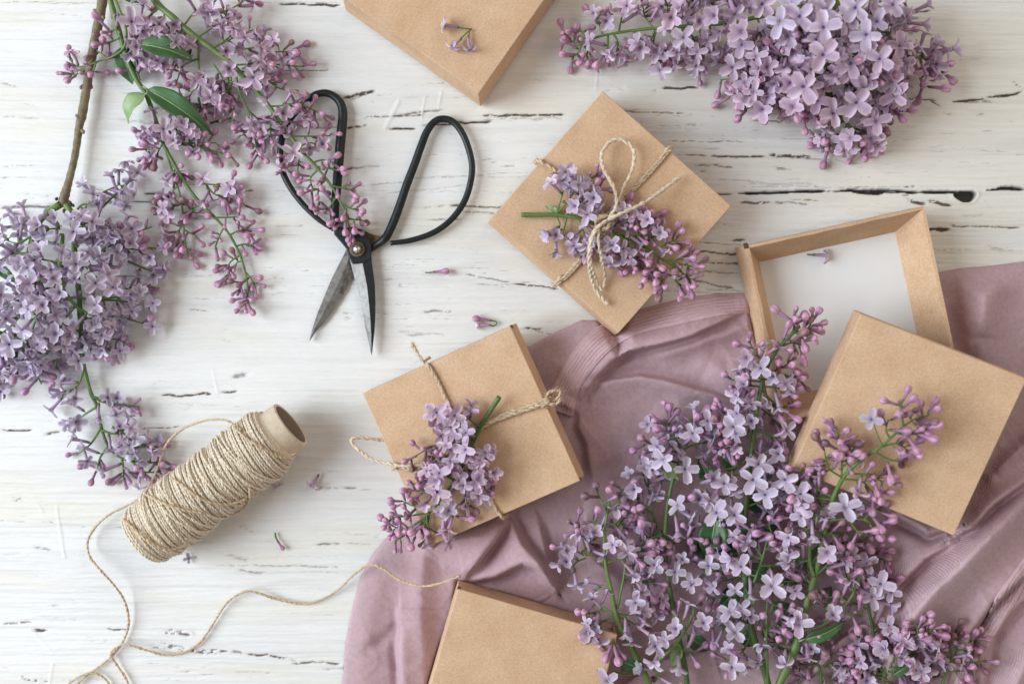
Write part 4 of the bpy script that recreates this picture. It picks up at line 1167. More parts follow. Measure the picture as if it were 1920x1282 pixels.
for x, y, z, sc in ((134, 439, 110, 1.15), (77, 439, 100, 1.05), (172, 416, 96, 1), (30, 417, 50, .9), (32, 440, 46, .95), (244, 427, 60, 1), (245, 457, 60, 1), (37, 569, 100, 1), (74, 567, 110, 1), (116, 550, 104, 1.05), (181, 532, 112, 1.15), (62, 532, 118, 1.05),
                    (144, 496, 108, 1.1), (60, 625, 106, 1.1), (19, 648, 100, 1.25), (100, 630, 100, 1.15), (181, 602, 88, 1.05), (185, 570, 90, 1), (290, 510, 30, 1), (308, 465, 24, .9), (287, 570, 26, .95), (285, 612, 20, .95), (225, 657, 26, 1), (146, 675, 50, 1.1), (140, 792, 24, 1),
                    (8, 560, 90, 1), (12, 600, 90, 1), (40, 500, 100, 1), (96, 590, 104, 1), (212, 540, 80, 1), (120, 470, 104, .95), (60, 690, 40, 1), (30, 700, 40, 1), (5, 735, 26, .9), (100, 412, 84, .9)):
    s.face(x, y, z, sc)
s.leaf(95, 520, 40, 125, 560, 44, 26, m=M_leaf); s.leaf(0, 500, 30, 30, 530, 34, 20, m=M_leaf)
s.done()

# ------------------------------------------------------------------ lilac: the drooping budded sprig beside the twig
s = Sprig('lilac_sprig', W(330, 300, 0), 'pink budded sprig with big green leaves hanging down beside the brown twig', 'lilac', 102, .80, 0, .93)
s.stem([(200, -30, 40), (212, 20, 38), (224, 62, 36), (238, 110, 34), (256, 150, 32), (273, 176, 30), (290, 220, 28), (306, 268, 26), (322, 300, 26), (346, 342, 24), (376, 382, 22), (405, 410, 20), (430, 440, 18), (450, 478, 15), (462, 520, 12), (465, 560, 9)], 5.6, 1.7)
s.stem([(208, -20, 44), (228, 30, 48), (237, 62, 48), (232, 90, 42), (212, 106, 34), (188, 114, 26), (165, 124, 22), (150, 132, 18)], 2.8, 1.5)
s.stem([(308, 272, 28), (322, 320, 24), (336, 360, 20), (344, 410, 16), (345, 470, 10)], 2.6, 1.4)
for r in rows("""200 110 30 182 96 24 0 3|180 118 26 165 150 12 0 7|165 126 22 125 140 14 0 6|165 124 22 130 112 16 1 3|226 62 46 205 58 30 1 3|224 72 40 200 80 24 0 4|238 50 44 280 40 40 2 4|245 80 40 268 90 30 2 3|262 150 34 250 130 20 1 1|285 100 30 296 120 40 2 1
300 232 34 332 242 30 5 2|304 262 30 273 292 14 2 6|306 268 30 292 300 14 0 4|306 232 34 272 250 26 3 1|322 262 30 358 230 40 2 1|320 268 28 405 268 22 3 3|330 270 26 432 292 16 0 9|322 310 26 342 330 18 1 8|334 350 22 322 368 12 1 5|340 380 20 310 400 12 2 7|342 400 18 372 400 12 0 5|344 420 16 330 442 10 0 7
345 440 14 352 476 8 0 8|344 430 14 368 442 10 0 4|350 345 24 440 350 20 4 2|400 350 20 458 385 12 0 5|385 345 24 430 372 14 1 7|380 382 22 355 395 14 0 5|405 408 22 455 405 14 0 6|420 425 20 404 462 10 0 5|432 440 18 468 432 12 0 7|442 462 16 472 460 10 0 5|450 478 15 428 520 8 0 9|455 490 14 440 500 8 0 4|460 510 12 478 535 8 0 6|462 520 12 448 545 7 0 5|464 545 9 460 572 6 0 7|345 240 20 360 270 20 2 3"""):
    s.branch(*r[:6], int(r[6]), int(r[7]), r0=1.9, spread=.8)
for x, y, z, sc in ((308, 242, 60, 1.15), (325, 266, 56, 1), (355, 236, 56, 1), (252, 45, 66, 1.35), (275, 255, 46, .95), (296, 118, 50, 1), (432, 352, 40, 1), (440, 362, 36, .9), (340, 205, 40, .9), (312, 400, 34, 1.0)):
    s.face(x, y, z, sc)
s.leaf(236, 86, 26, 246, 158, 12, 46, roll=.2); s.leaf(264, 84, 66, 362, 110, 60, 42, roll=-.35); s.leaf(276, 168, 50, 400, 250, 44, 42, roll=-.35)
s.leaf(273, 178, 34, 236, 230, 20, 40, m=M_leaf_pale, roll=.5, curl=.6, label='pale leaf curled over, showing its underside'); s.leaf(232, -14, 30, 268, 4, 26, 26)
s.done()

# ------------------------------------------------------------------ lilac: sprig lying across the scissors' left handle
s = Sprig('lilac_sprig', W(480, 190, 0), 'long pink budded sprig reaching from the top edge across the scissors to their pivot', 'lilac', 103, .85, 0, .95)
s.stem([(275, -30, 44), (292, 4, 46), (325, 34, 48), (362, 66, 48), (400, 94, 46), (434, 120, 44), (468, 158, 42), (500, 194, 40), (530, 235, 38), (560, 276, 38), (592, 312, 38), (622, 350, 38), (642, 386, 36), (656, 412, 34)], 6.8, 1.7)
s.stem([(366, 72, 44), (372, 100, 38), (372, 150, 30), (372, 190, 22)], 2.6, 1.5)
s.stem([(440, 130, 44), (450, 175, 38), (468, 215, 30), (480, 270, 20)], 2.4, 1.3)
for r in rows("""300 14 46 268 62 30 3 3|310 20 46 318 55 30 2 3|330 38 48 300 90 34 4 4|340 50 46 350 95 30 5 3|352 56 46 335 130 34 4 4|345 48 48 400 8 30 5 3|372 70 48 430 25 34 5 3|395 92 46 440 62 34 5 2|400 90 46 475 56 30 4 2|420 106 46 500 88 24 6 3|440 122 44 562 125 16 3 9
500 100 30 555 98 18 1 5|372 110 40 330 158 14 0 8|372 130 36 400 160 26 4 4|372 160 30 350 195 12 0 5|372 185 24 385 215 12 0 7|372 180 28 368 222 12 1 6|400 120 44 430 180 26 6 4|430 120 42 420 200 24 4 6|430 150 36 400 200 20 3 4|440 130 42 520 160 24 6 3|470 160 42 520 150 28 3 2|500 150 34 560 170 20 1 3
450 175 38 432 230 18 0 5|462 205 32 490 232 20 1 4|468 215 30 455 255 14 0 6|475 240 26 500 262 14 0 6|480 262 20 485 292 9 0 7|505 200 40 560 192 34 3 3|530 195 38 606 216 26 1 8|510 208 40 508 262 26 3 5|512 230 36 540 225 30 1 3|545 256 38 620 255 30 2 5|560 276 38 600 272 30 0 3|552 270 38 536 318 22 2 7|560 280 36 558 320 20 0 5
592 312 38 645 322 30 0 5|596 318 38 588 358 26 0 6|585 306 38 625 305 32 0 3|610 336 38 600 385 26 0 5|618 348 38 662 358 32 0 6|632 368 38 612 396 28 0 4|640 382 36 672 396 30 0 6|648 398 36 640 420 28 0 4|652 404 35 662 436 28 0 6|656 410 34 676 412 30 0 4|380 30 44 470 -6 34 5 3|290 60 34 250 110 22 2 3"""):
    s.branch(*r[:6], int(r[6]), int(r[7]), r0=1.9, spread=.85)
for x, y, z, sc in ((527, 214, 76, 1.05), (560, 285, 68, 1), (470, 145, 70, 1.25), (455, 70, 60, 1), (348, 80, 60, 1), (605, 268, 60, 1), (368, 148, 60, 1), (400, 20, 60, 1.1), (430, 130, 66, 1), (515, 78, 46, .9), (395, 185, 50, .9), (490, 240, 50, .9), (300, 45, 66, 1)):
    s.face(x, y, z, sc)
s.leaf(355, 85, 20, 345, 120, 10, 20)
s.done()

# ------------------------------------------------------------------ lilac: top right, tapering sprig
s = Sprig('lilac_sprig', W(1280, 60, 0), 'pink sprig tapering to a budded tip on its left, along the top edge', 'lilac', 104, .80, 0, 1.05)
s.stem([(1560, -30, 92), (1500, 14, 86), (1430, 30, 80), (1385, 40, 74), (1335, 46, 68), (1280, 50, 60), (1230, 53, 52), (1170, 60, 44), (1120, 70, 36), (1082, 86, 28)], 5.2, 1.8)
for r in rows("""1084 86 28 1060 74 22 0 6|1090 84 28 1072 108 14 0 6|1100 76 32 1085 50 26 0 3|1112 72 34 1100 108 14 0 7|1130 66 38 1122 30 30 2 4|1140 66 38 1128 112 18 3 3|1160 62 42 1170 18 34 2 1|1150 64 42 1155 100 26 2 2|1225 54 50 1205 12 40 3 4|1228 54 50 1200 92 36 5 2|1230 56 50 1232 118 20 6 3
1245 52 54 1252 8 44 7 3|1275 50 60 1290 112 28 9 3|1285 50 60 1245 100 40 7 2|1290 48 60 1292 4 50 8 2|1330 46 66 1330 90 44 6 1|1330 46 66 1340 2 56 8 1|1310 48 60 1310 140 20 4 4|1370 42 70 1380 90 60 8 1|1380 40 74 1370 -4 60 6 1|1420 32 76 1430 80 66 7 1|1430 30 80 1420 -8 60 5 0"""):
    s.branch(*r[:6], int(r[6]), int(r[7]), r0=2.2, hue=.9 if r[0] < 1260 else .7)
for x, y, z, sc in ((1134, 40, 66, 1.05), (1200, 86, 74, 1.1), (1262, 35, 96, 1.2), (1281, 72, 98, 1.25), (1304, 39, 100, 1.2), (1339, 35, 110, 1.25), (1427, 10, 130, 1.25), (1401, 60, 126, 1.3), (1310, 92, 70, 1), (1240, 125, 40, 1), (1176, 10, 60, 1), (1230, 100, 60, 1), (1375, 15, 110, 1.1), (1390, 85, 100, 1.1)):
    s.face(x, y, z, sc)
s.done()

# ------------------------------------------------------------------ lilac: top right, the big dense head
s = Sprig('lilac_branch', W(1560, 120, 0), 'largest dense pinkish-white lilac head, at the top edge on the right', 'lilac', 105, .66, 0, 1.12)
s.stem([(1570, -40, 80), (1566, 20, 80), (1560, 80, 76), (1552, 140, 66), (1556, 190, 54), (1580, 224, 44), (1605, 250, 36)], 6, 2.2)
s.stem([(1630, -40, 150), (1634, 0, 158), (1637, 40, 160), (1641, 80, 156), (1644, 130, 140), (1640, 175, 110)], 4.6, 3)
for r in rows("""1550 100 70 1462 105 100 12 3|1550 110 66 1425 150 60 11 4|1540 130 66 1400 205 30 6 6|1520 150 60 1430 215 30 7 6|1550 150 66 1475 195 50 9 4|1550 120 80 1502 150 120 10 2|1560 60 90 1502 60 120 10 1|1560 20 90 1470 38 110 9 1|1560 40 100 1552 60 150 9 1|1570 0 100 1602 32 140 8 1|1570 80 90 1584 120 140 10 1
1580 60 90 1628 90 140 10 1|1600 100 90 1645 140 130 10 2|1570 120 80 1605 170 110 10 3|1555 160 66 1562 212 76 9 4|1552 170 60 1525 205 50 6 4|1590 232 42 1602 262 44 6 2|1590 232 42 1545 282 14 4 5|1600 240 40 1640 262 22 4 6|1600 246 36 1610 285 12 3 3|1580 228 44 1530 258 20 1 2|1620 150 80 1682 172 60 8 4|1640 170 70 1682 215 30 2 6|1630 170 70 1640 222 40 5 4
1642 100 110 1692 110 90 8 2|1670 100 90 1755 96 40 4 0|1690 110 70 1765 132 30 6 4|1690 125 60 1735 160 24 1 6|1642 60 120 1690 60 90 7 1|1636 10 120 1680 14 90 7 0|1500 100 60 1380 118 30 5 3|1440 130 50 1350 150 22 2 3|1480 160 50 1370 180 24 4 4|1560 200 54 1490 222 26 3 4|1520 80 70 1440 90 80 7 1|1600 200 50 1640 200 60 7 2|1560 0 90 1520 10 120 7 0|1680 60 80 1705 20 50 4 1|1590 30 80 1650 -10 100 6 0|1450 170 40 1400 165 50 6 3|1460 140 60 1410 110 70 6 2|1620 120 60 1665 160 60 6 3|1500 60 60 1450 70 60 6 0"""):
    s.branch(*r[:6], int(r[6]), int(r[7]), r0=2.4, hue=(.55 if r[4] < 90 else .85))
for x, y, z, sc in ((1452, 47, 150, 1.25), (1504, 29, 165, 1.3), (1470, 71, 140, 1.15), (1374, 128, 80, 1.2), (1432, 202, 70, 1.25), (1555, 16, 170, 1.25), (1545, 55, 190, 1.3), (1527, 75, 185, 1.1), (1546, 104, 200, 1.35), (1509, 160, 180, 1.45), (1605, 16, 185, 1.3), (1587, 33, 170, 1.15), (1625, 62, 185, 1.2), (1649, 114, 180, 1.3),
                    (1617, 88, 170, 1.15), (1597, 112, 160, 1.3), (1562, 215, 130, 1.35), (1486, 200, 110, 1.15), (1605, 195, 150, 1.35), (1647, 43, 170, 1.1), (1672, 8, 160, 1.2), (1690, 82, 130, 1.2), (1690, 118, 120, 1.1), (1755, 122, 50, 1.05), (1745, 92, 60, 1), (1625, 268, 50, 1.1), (1585, 262, 60, 1.1), (1677, 172, 110, 1.2), (1592, 152, 150, 1.2),
                    (1485, 152, 120, 1.1), (1620, 160, 150, 1.3), (1635, 238, 80, 1.15), (1400, 175, 70, 1.1), (1460, 160, 90, 1.1), (1440, 128, 100, 1.1), (1420, 100, 110, 1), (1480, 10, 150, 1.2), (1530, 190, 110, 1.2), (1390, 150, 70, 1), (1660, 200, 90, 1.1), (1575, 70, 110, 1), (1520, 130, 140, 1.1), (1660, 150, 120, 1.1)):
    s.face(x, y, z, sc, hue=.45 if y < 80 else .8, kind='flat' if z > 120 else None)
s.leaf(1560, 62, 70, 1610, 100, 70, 40); s.leaf(1480, 110, 40, 1540, 100, 40, 30)
s.done()

# ------------------------------------------------------------------ lilac on the two tied boxes
def bh(key, lift):
    def f(px, py):
        return on_top(key, px, py)[2]
    return f


def zb(key, x, y, l): return on_top(key, x, y)[2] + l


s = Sprig('lilac_sprig', on_top('bow', 1130, 420), 'short sprig tied under the looped bow, blue-lilac florets left and dark buds right', 'lilac', 106, .50, bh('bow', 0), .98)
S5 = [(977, 403, 10), (1010, 403, 11), (1045, 403, 12), (1080, 408, 14), (1112, 420, 14), (1150, 436, 14), (1200, 458, 14), (1240, 485, 14), (1278, 508, 14)]
s.stem([(x, y, zb('bow', x, y, l)) for x, y, l in S5], 4.3, 1.6)
for r in rows("""1043 400 14 1078 352 20 6 0|1060 402 14 1095 378 30 5 0|1075 355 18 1122 328 14 0 5|1078 365 24 1125 352 16 1 4|1043 400 12 1058 350 14 3 0|1043 404 12 1040 440 8 2 0|1062 408 12 1078 462 12 3 0|1085 410 14 1105 462 16 4 1|1110 420 16 1145 402 26 3 3|1130 428 16 1120 470 16 3 3|1140 432 16 1182 402 20 3 3|1150 436 16 1150 486 14 4 4|1165 442 18 1180 490 14 3 4
1190 452 18 1218 408 16 3 3|1190 452 16 1190 500 10 1 6|1205 460 18 1240 435 14 1 4|1210 462 16 1215 525 8 0 9|1225 475 16 1270 448 12 0 7|1235 480 16 1245 530 8 0 9|1245 488 16 1292 480 10 0 6|1255 495 14 1300 500 8 0 5|1262 500 14 1278 535 8 0 7|1180 448 20 1215 440 24 0 6|1160 440 22 1185 425 26 1 4|1275 508 14 1298 525 10 0 5"""):
    s.branch(r[0], r[1], zb('bow', r[0], r[1], r[2]), r[3], r[4], zb('bow', r[3], r[4], r[5]), int(r[6]), int(r[7]), r0=1.8, hue=.45 if r[3] < 1130 else .75, spread=.85)
for x, y, l, sc in ((1085, 343, 46, 1.05), (1061, 323, 30, 1), (1078, 390, 46, 1.05), (1104, 373, 42, 1), (1055, 345, 26, .9), (1177, 484, 36, 1.1), (1145, 460, 44, 1.1), (1218, 411, 36, 1), (1179, 403, 40, 1), (1078, 463, 26, 1), (1040, 440, 20, .9), (1237, 432, 34, .9), (1100, 400, 50, 1)):
    s.face(x, y, zb('bow', x, y, l), sc, hue=.45)
s.leaf(1048, 400, zb('bow', 1048, 400, 10), 1022, 386, zb('bow', 1022, 386, 8), 11, m=M_leaf_pale)
s.done()

s = Sprig('lilac_sprig', on_top('mid', 850, 860), 'pink sprig on the half-on-cloth box, its cut green stalk pointing up right', 'lilac', 107, .86, lambda x, y: on_top('mid', x, y)[2] if x > 790 else 60, .98, stem_mat=M_stem_dark, dens=.72)
s.stem([(x, y, zb('mid', x, y, l)) for x, y, l in [(936, 744, 26), (918, 772, 18), (901, 798, 12), (885, 832, 14), (868, 870, 18), (848, 905, 18), (826, 936, 16), (800, 966, 14), (772, 986, 10), (745, 1000, 6)]], 4.6, 1.6)
for r in rows("""896 806 16 830 782 20 6 0|890 820 16 835 805 22 5 3|884 835 18 900 860 26 5 0|885 835 18 772 858 20 2 7|875 850 18 820 862 24 4 4|868 870 20 910 875 20 6 1|862 885 20 912 920 16 5 3|855 895 20 872 945 14 4 2|850 900 20 800 890 20 5 4|840 918 20 778 915 14 4 5|836 925 20 852 965 14 5 1|820 942 18 842 960 14 2 0|815 950 18 752 938 8 0 7
806 960 16 730 970 4 0 8|800 966 16 822 1000 10 3 0|800 966 14 778 1002 4 0 7|805 962 14 800 1010 4 0 4|780 982 12 734 985 0 0 6|770 988 10 745 1012 -4 0 7|900 800 16 868 775 16 3 0|880 850 26 850 850 34 5 0|850 900 28 830 890 34 4 0|870 880 24 890 905 26 4 0|890 820 20 850 830 26 4 2"""):
    s.branch(r[0], r[1], zb('mid', r[0], r[1], r[2]), r[3], r[4], zb('mid', r[3], r[4], r[5]), int(r[6]), int(r[7]), r0=2.0, spread=.85)
for x, y, l, sc in ((821, 774, 40, 1.05), (852, 781, 46, 1.1), (848, 801, 50, 1), (873, 811, 54, 1.1), (875, 844, 60, 1.25), (850, 867, 56, 1), (823, 885, 54, 1.2), (818, 924, 50, 1.2), (888, 903, 50, 1.1), (913, 856, 36, 1), (843, 957, 36, 1.05), (907, 930, 30, 1), (913, 896, 30, .95), (828, 816, 44, .95), (860, 900, 50, 1)):
    s.face(x, y, zb('mid', x, y, l), sc, hue=.7, kind='flat')
s.done()

# ------------------------------------------------------------------ lilac bouquet over the cloth
gr = lambda x, y: (max(cloth_z(x, y), on_top('lid', x, y)[2] if in_lid(x, y) else 0, on_top('tray', x, y)[2] - 70 if in_tray(x, y) else 0, on_top('low', x, y)[2] if (x < 1150 and y > 1110 + .28 * (x - 870)) else 0))


def in_box(key, x, y):
    o, R = box_frame(key); p = on_top(key, x, y); q = R.T @ (p - o); return abs(q[0]) < POSE[key][6] / 2 and abs(q[1]) < POSE[key][7] / 2


def in_lid(x, y): return 1440 < x < 1960 and 540 < y < 1040 and in_box('lid', x, y)


def in_tray(x, y): return 1370 < x < 1830 and 360 < y < 820 and in_box('tray', x, y)


GRP = 'lilac sprigs'
# a: leftmost, forked over the low box
s = Sprig('lilac_sprig', W(1150, 1100, 20), 'forked pale sprig at the left of the bouquet, its stalk beside the bottom box', 'lilac', 111, .48, gr, 1.06, dens=.42)
s.stem([(1232, 1320, 70), (1212, 1270, 74), (1190, 1225, 78), (1165, 1178, 82), (1153, 1142, 86), (1146, 1105, 88), (1136, 1060, 90), (1133, 1010, 92), (1137, 970, 92), (1143, 935, 88)], 6.2, 2.0)
s.stem([(1157, 1140, 84), (1166, 1100, 84), (1172, 1060, 80), (1168, 1030, 74)], 2.6, 1.6)
s.stem([(1206, 1258, 76), (1232, 1240, 84), (1262, 1212, 90), (1285, 1180, 90), (1300, 1150, 86)], 3.6, 2.2)
for r in rows("""1140 958 92 1118 918 74 0 4|1140 950 92 1165 915 78 0 5|1136 985 92 1175 962 76 3 6|1134 1005 92 1110 975 74 3 4|1134 1056 90 1095 1036 84 2 0|1100 1042 84 1072 980 70 2 6|1095 1040 84 1062 1030 70 4 1|1098 1046 84 1070 1068 68 4 0|1090 1035 80 1110 1010 74 4 1|1140 1054 90 1205 1030 80 7 5|1180 1042 84 1245 1000 66 3 7|1180 1042 84 1236 1045 60 6 3
1172 1062 80 1215 1060 60 7 2|1168 1085 80 1225 1090 56 7 2|1172 1050 78 1170 985 60 6 2|1150 1150 86 1108 1130 76 3 0|1150 1150 84 1100 1155 70 5 2|1150 1156 84 1112 1188 66 4 3|1156 1156 82 1150 1205 68 1 5|1156 1150 86 1205 1150 70 6 2|1160 1156 84 1202 1180 66 5 0|1148 1100 88 1112 1105 70 3 0|1206 1260 76 1146 1256 66 2 0|1262 1212 92 1232 1205 100 5 0|1285 1180 92 1270 1155 80 3 2
1300 1152 88 1310 1130 76 1 3|1262 1212 88 1300 1225 70 4 2|1190 1110 60 1240 1130 50 6 2|1150 1000 70 1190 960 56 6 3|1240 1240 80 1230 1275 70 4 0"""):
    s.branch(*r[:6], int(r[6]), int(r[7]), r0=2.0)
for x, y, z, sc in ((1141, 1262, 110, 1.1), (1228, 1210, 124, 1.15), (1262, 1168, 120, 1.05), (1072, 1060, 100, 1), (1065, 1035, 96, .95), (1105, 1180, 100, 1), (1226, 1060, 100, 1.05), (1150, 1020, 110, .95), (1190, 1130, 110, 1)):
    s.face(x, y, z, sc)
s.leaf(1195, 1250, 70, 1150, 1232, 60, 26); s.leaf(1270, 1205, 80, 1262, 1250, 70, 22, m=M_leaf_pale)
s.done()
# b: second stalk
s = Sprig('lilac_sprig', W(1265, 960, 20), 'pale bluish sprig with one light green leaf under its florets, upper left of the bouquet', 'lilac', 112, .22, gr, 1.06, dens=.42, stem_mat=M_stem_dark)
s.stem([(1292, 1320, 56), (1284, 1250, 56), (1268, 1170, 58), (1254, 1095, 60), (1247, 1020, 62), (1250, 960, 66), (1260, 905, 74), (1272, 870, 80), (1288, 832, 80), (1296, 800, 74)], 5.6, 2.2)
s.stem([(1246, 1020, 58), (1228, 975, 60), (1218, 930, 60), (1215, 890, 56)], 2.6, 1.6)
for r in rows("""1270 880 80 1232 842 80 6 0|1276 862 82 1244 795 70 6 5|1282 845 82 1250 768 60 3 5|1288 832 82 1295 785 70 6 1|1292 820 80 1318 802 76 4 1|1274 868 80 1210 870 60 6 0|1280 850 80 1214 830 56 6 0|1218 920 60 1206 880 56 4 0|1222 950 60 1188 925 50 5 2|1226 965 60 1192 960 46 5 2|1250 965 66 1282 940 80 3 0|1252 960 66 1272 960 70 2 0|1240 1000 60 1205 1010 50 5 2|1250 1010 62 1300 1000 66 4 2|1252 1080 60 1300 1040 60 4 2|1284 840 76 1330 830 66 6 0|1260 905 60 1230 900 50 4 0"""):
    s.branch(*r[:6], int(r[6]), int(r[7]), r0=2.0)
for x, y, z, sc in ((1246, 852, 130, 1.2), (1236, 838, 124, 1), (1281, 884, 126, 1.15), (1209, 877, 96, 1.05), (1274, 952, 100, 1.1), (1300, 812, 110, 1), (1325, 790, 90, .9), (1190, 920, 80, .95), (1265, 1071, 100, 1.0), (1216, 795, 70, .8), (1310, 938, 90, 1)):
    s.face(x, y, z, sc, hue=.25)
s.leaf(1268, 894, 84, 1238, 862, 92, 26, m=M_leaf_pale, fold=.15)
s.done()
# c: the tall middle stalk, tip over the tray
s = Sprig('lilac_sprig', W(1400, 950, 20), 'tallest sprig of the bouquet, its dark budded tip over the open tray', 'lilac', 113, .42, gr, 1.06, dens=.42, stem_mat=M_stem_dark)
s.stem([(1448, 1320, 62), (1432, 1250, 64), (1412, 1190, 66), (1400, 1130, 66), (1396, 1060, 66), (1397, 980, 70), (1402, 900, 78), (1410, 840, 86), (1417, 785, 96), (1427, 725, 106), (1438, 690, 114), (1458, 655, 124), (1482, 630, 130), (1500, 612, 128)], 7.0, 2.0)
s.stem([(1402, 1120, 90), (1416, 1085, 104), (1430, 1045, 112), (1441, 1000, 114)], 2.8, 1.8)
s.stem([(1440, 1290, 80), (1438, 1220, 96), (1437, 1160, 104), (1440, 1110, 104)], 2.6, 1.8)
for r in rows("""1488 624 130 1525 600 124 0 8|1480 632 130 1488 596 122 0 7|1490 622 128 1512 625 120 0 5|1464 650 126 1505 648 116 0 6|1448 670 120 1470 640 122 0 2|1442 684 116 1405 640 110 4 4|1440 690 114 1398 690 100 3 3|1430 715 108 1372 712 98 4 1|1428 725 106 1380 728 94 4 1|1432 716 108 1410 705 124 2 0|1434 706 110 1482 680 108 2 9|1432 712 108 1500 712 98 2 8|1430 725 104 1482 735 94 4 5|1428 730 102 1470 770 84 4 4
1418 790 96 1380 740 90 4 6|1416 800 94 1345 770 80 5 6|1414 815 92 1330 805 76 4 8|1412 828 90 1370 800 96 4 2|1410 845 86 1350 845 80 3 9|1408 855 84 1330 880 76 5 3|1404 890 80 1350 900 86 6 1|1402 910 78 1340 940 80 8 1|1400 940 74 1350 985 70 5 2|1406 870 80 1450 850 84 5 1|1414 805 92 1462 820 88 6 0|1404 900 78 1462 870 84 5 1|1402 920 76 1480 900 84 7 1|1400 950 72 1450 935 84 5 1|1398 980 70 1440 960 70 4 3
1396 1020 68 1345 1030 62 4 4|1396 1060 66 1325 1070 62 5 3|1398 1100 66 1340 1120 62 7 2|1400 1150 66 1320 1170 62 6 1|1405 1170 66 1370 1150 84 5 1|1408 1190 66 1360 1240 70 6 1|1430 1045 112 1412 985 100 1 5|1436 1020 114 1440 980 108 0 5|1430 1045 112 1385 1040 100 4 1|1434 1030 114 1470 1000 108 2 4|1426 1060 110 1470 1062 100 4 1|1420 1080 106 1395 1080 90 4 1|1438 1200 100 1420 1150 96 3 3|1438 1180 102 1470 1160 96 1 5|1437 1160 104 1450 1110 100 3 2|1440 1240 90 1400 1235 84 4 1|1350 1000 50 1310 1020 46 5 1|1396 1040 60 1330 1010 50 5 2|1420 760 70 1460 800 60 4 2|1400 1000 50 1450 1000 50 4 4|1400 1080 50 1350 1090 46 5 2|1430 1220 60 1480 1220 56 4 3"""):
    s.branch(*r[:6], int(r[6]), int(r[7]), r0=2.2, hue=.85 if (r[4] < 690 or r[7] > 6) else .35)
for x, y, z, sc in ((1377, 801, 140, 1.2), (1359, 907, 140, 1.1), (1406, 902, 146, 1.3), (1419, 870, 140, 1.1), (1346, 961, 136, 1.3), (1330, 940, 126, 1), (1376, 965, 138, 1.15), (1436, 929, 140, 1.25), (1332, 897, 120, 1), (1462, 850, 120, 1), (1434, 1098, 146, 1.2), (1371, 1187, 120, 1.2), (1372, 1250, 120, 1.1), (1366, 1141, 110, 1.1), (1387, 1135, 118, 1), (1400, 1015, 120, 1.05), (1425, 690, 140, 1),
                    (1440, 705, 140, 1), (1396, 718, 130, .95), (1330, 1060, 100, 1), (1318, 1170, 100, 1), (1405, 790, 120, 1), (1300, 1095, 90, 1), (1395, 1060, 120, 1)):
    s.face(x, y, z, sc, hue=.3, kind='flat' if sc > 1 else None)
s.leaf(1342, 972, 74, 1327, 1050, 56, 50, roll=.15, label='broad dark green leaf below the white florets'); s.leaf(1398, 925, 60, 1440, 958, 50, 36); s.leaf(1402, 1112, 76, 1412, 1134, 84, 18, m=M_leaf_pale); s.leaf(1445, 1130, 66, 1495, 1150, 56, 26); s.leaf(1410, 1210, 50, 1380, 1170, 46, 26)
for a in ((1300, 1010, 1340, 1050, 34), (1380, 1100, 1350, 1140, 34), (1480, 1040, 1510, 1080, 34), (1470, 940, 1500, 900, 34), (1330, 900, 1310, 860, 32), (1290, 1190, 1330, 1220, 30), (1530, 1130, 1560, 1100, 30), (1370, 950, 1340, 990, 30), (1420, 900, 1450, 860, 30), (1400, 1060, 1450, 1090, 34), (1390, 1000, 1350, 1060, 30), (1420, 990, 1470, 960, 34), (1380, 880, 1350, 850, 28), (1460, 1110, 1500, 1080, 30), (1430, 1180, 1465, 1200, 28)):  # extra low leaves, added to make the gaps between florets dark
    s.leaf(a[0], a[1], 46, a[2], a[3], 44, a[4])
s.done()
# d: right stalk over the lid
s = Sprig('lilac_sprig', W(1540, 1000, 20), 'thick bright green stalk whose pink budded tips lie across the loose lid', 'lilac', 114, .78, gr, 1.06, dens=.42)
s.stem([(1440, 1330, 72), (1470, 1262, 78), (1490, 1215, 84), (1503, 1170, 90), (1514, 1125, 96), (1528, 1078, 104), (1540, 1030, 114), (1549, 980, 128), (1562, 935, 150), (1578, 900, 172), (1598, 876, 190), (1625, 855, 206), (1658, 832, 218), (1695, 798, 222)], 8.0, 1.9)
s.stem([(1526, 1080, 108), (1518, 1050, 116), (1520, 1010, 124), (1532, 975, 130), (1546, 950, 136)], 3.6, 2.2)
s.stem([(1500, 1182, 96), (1540, 1172, 106), (1575, 1145, 112), (1598, 1115, 112), (1606, 1085, 106)], 2.8, 1.6)
s.stem([(1552, 975, 140), (1590, 972, 148), (1630, 974, 150)], 2.2, 1.4)
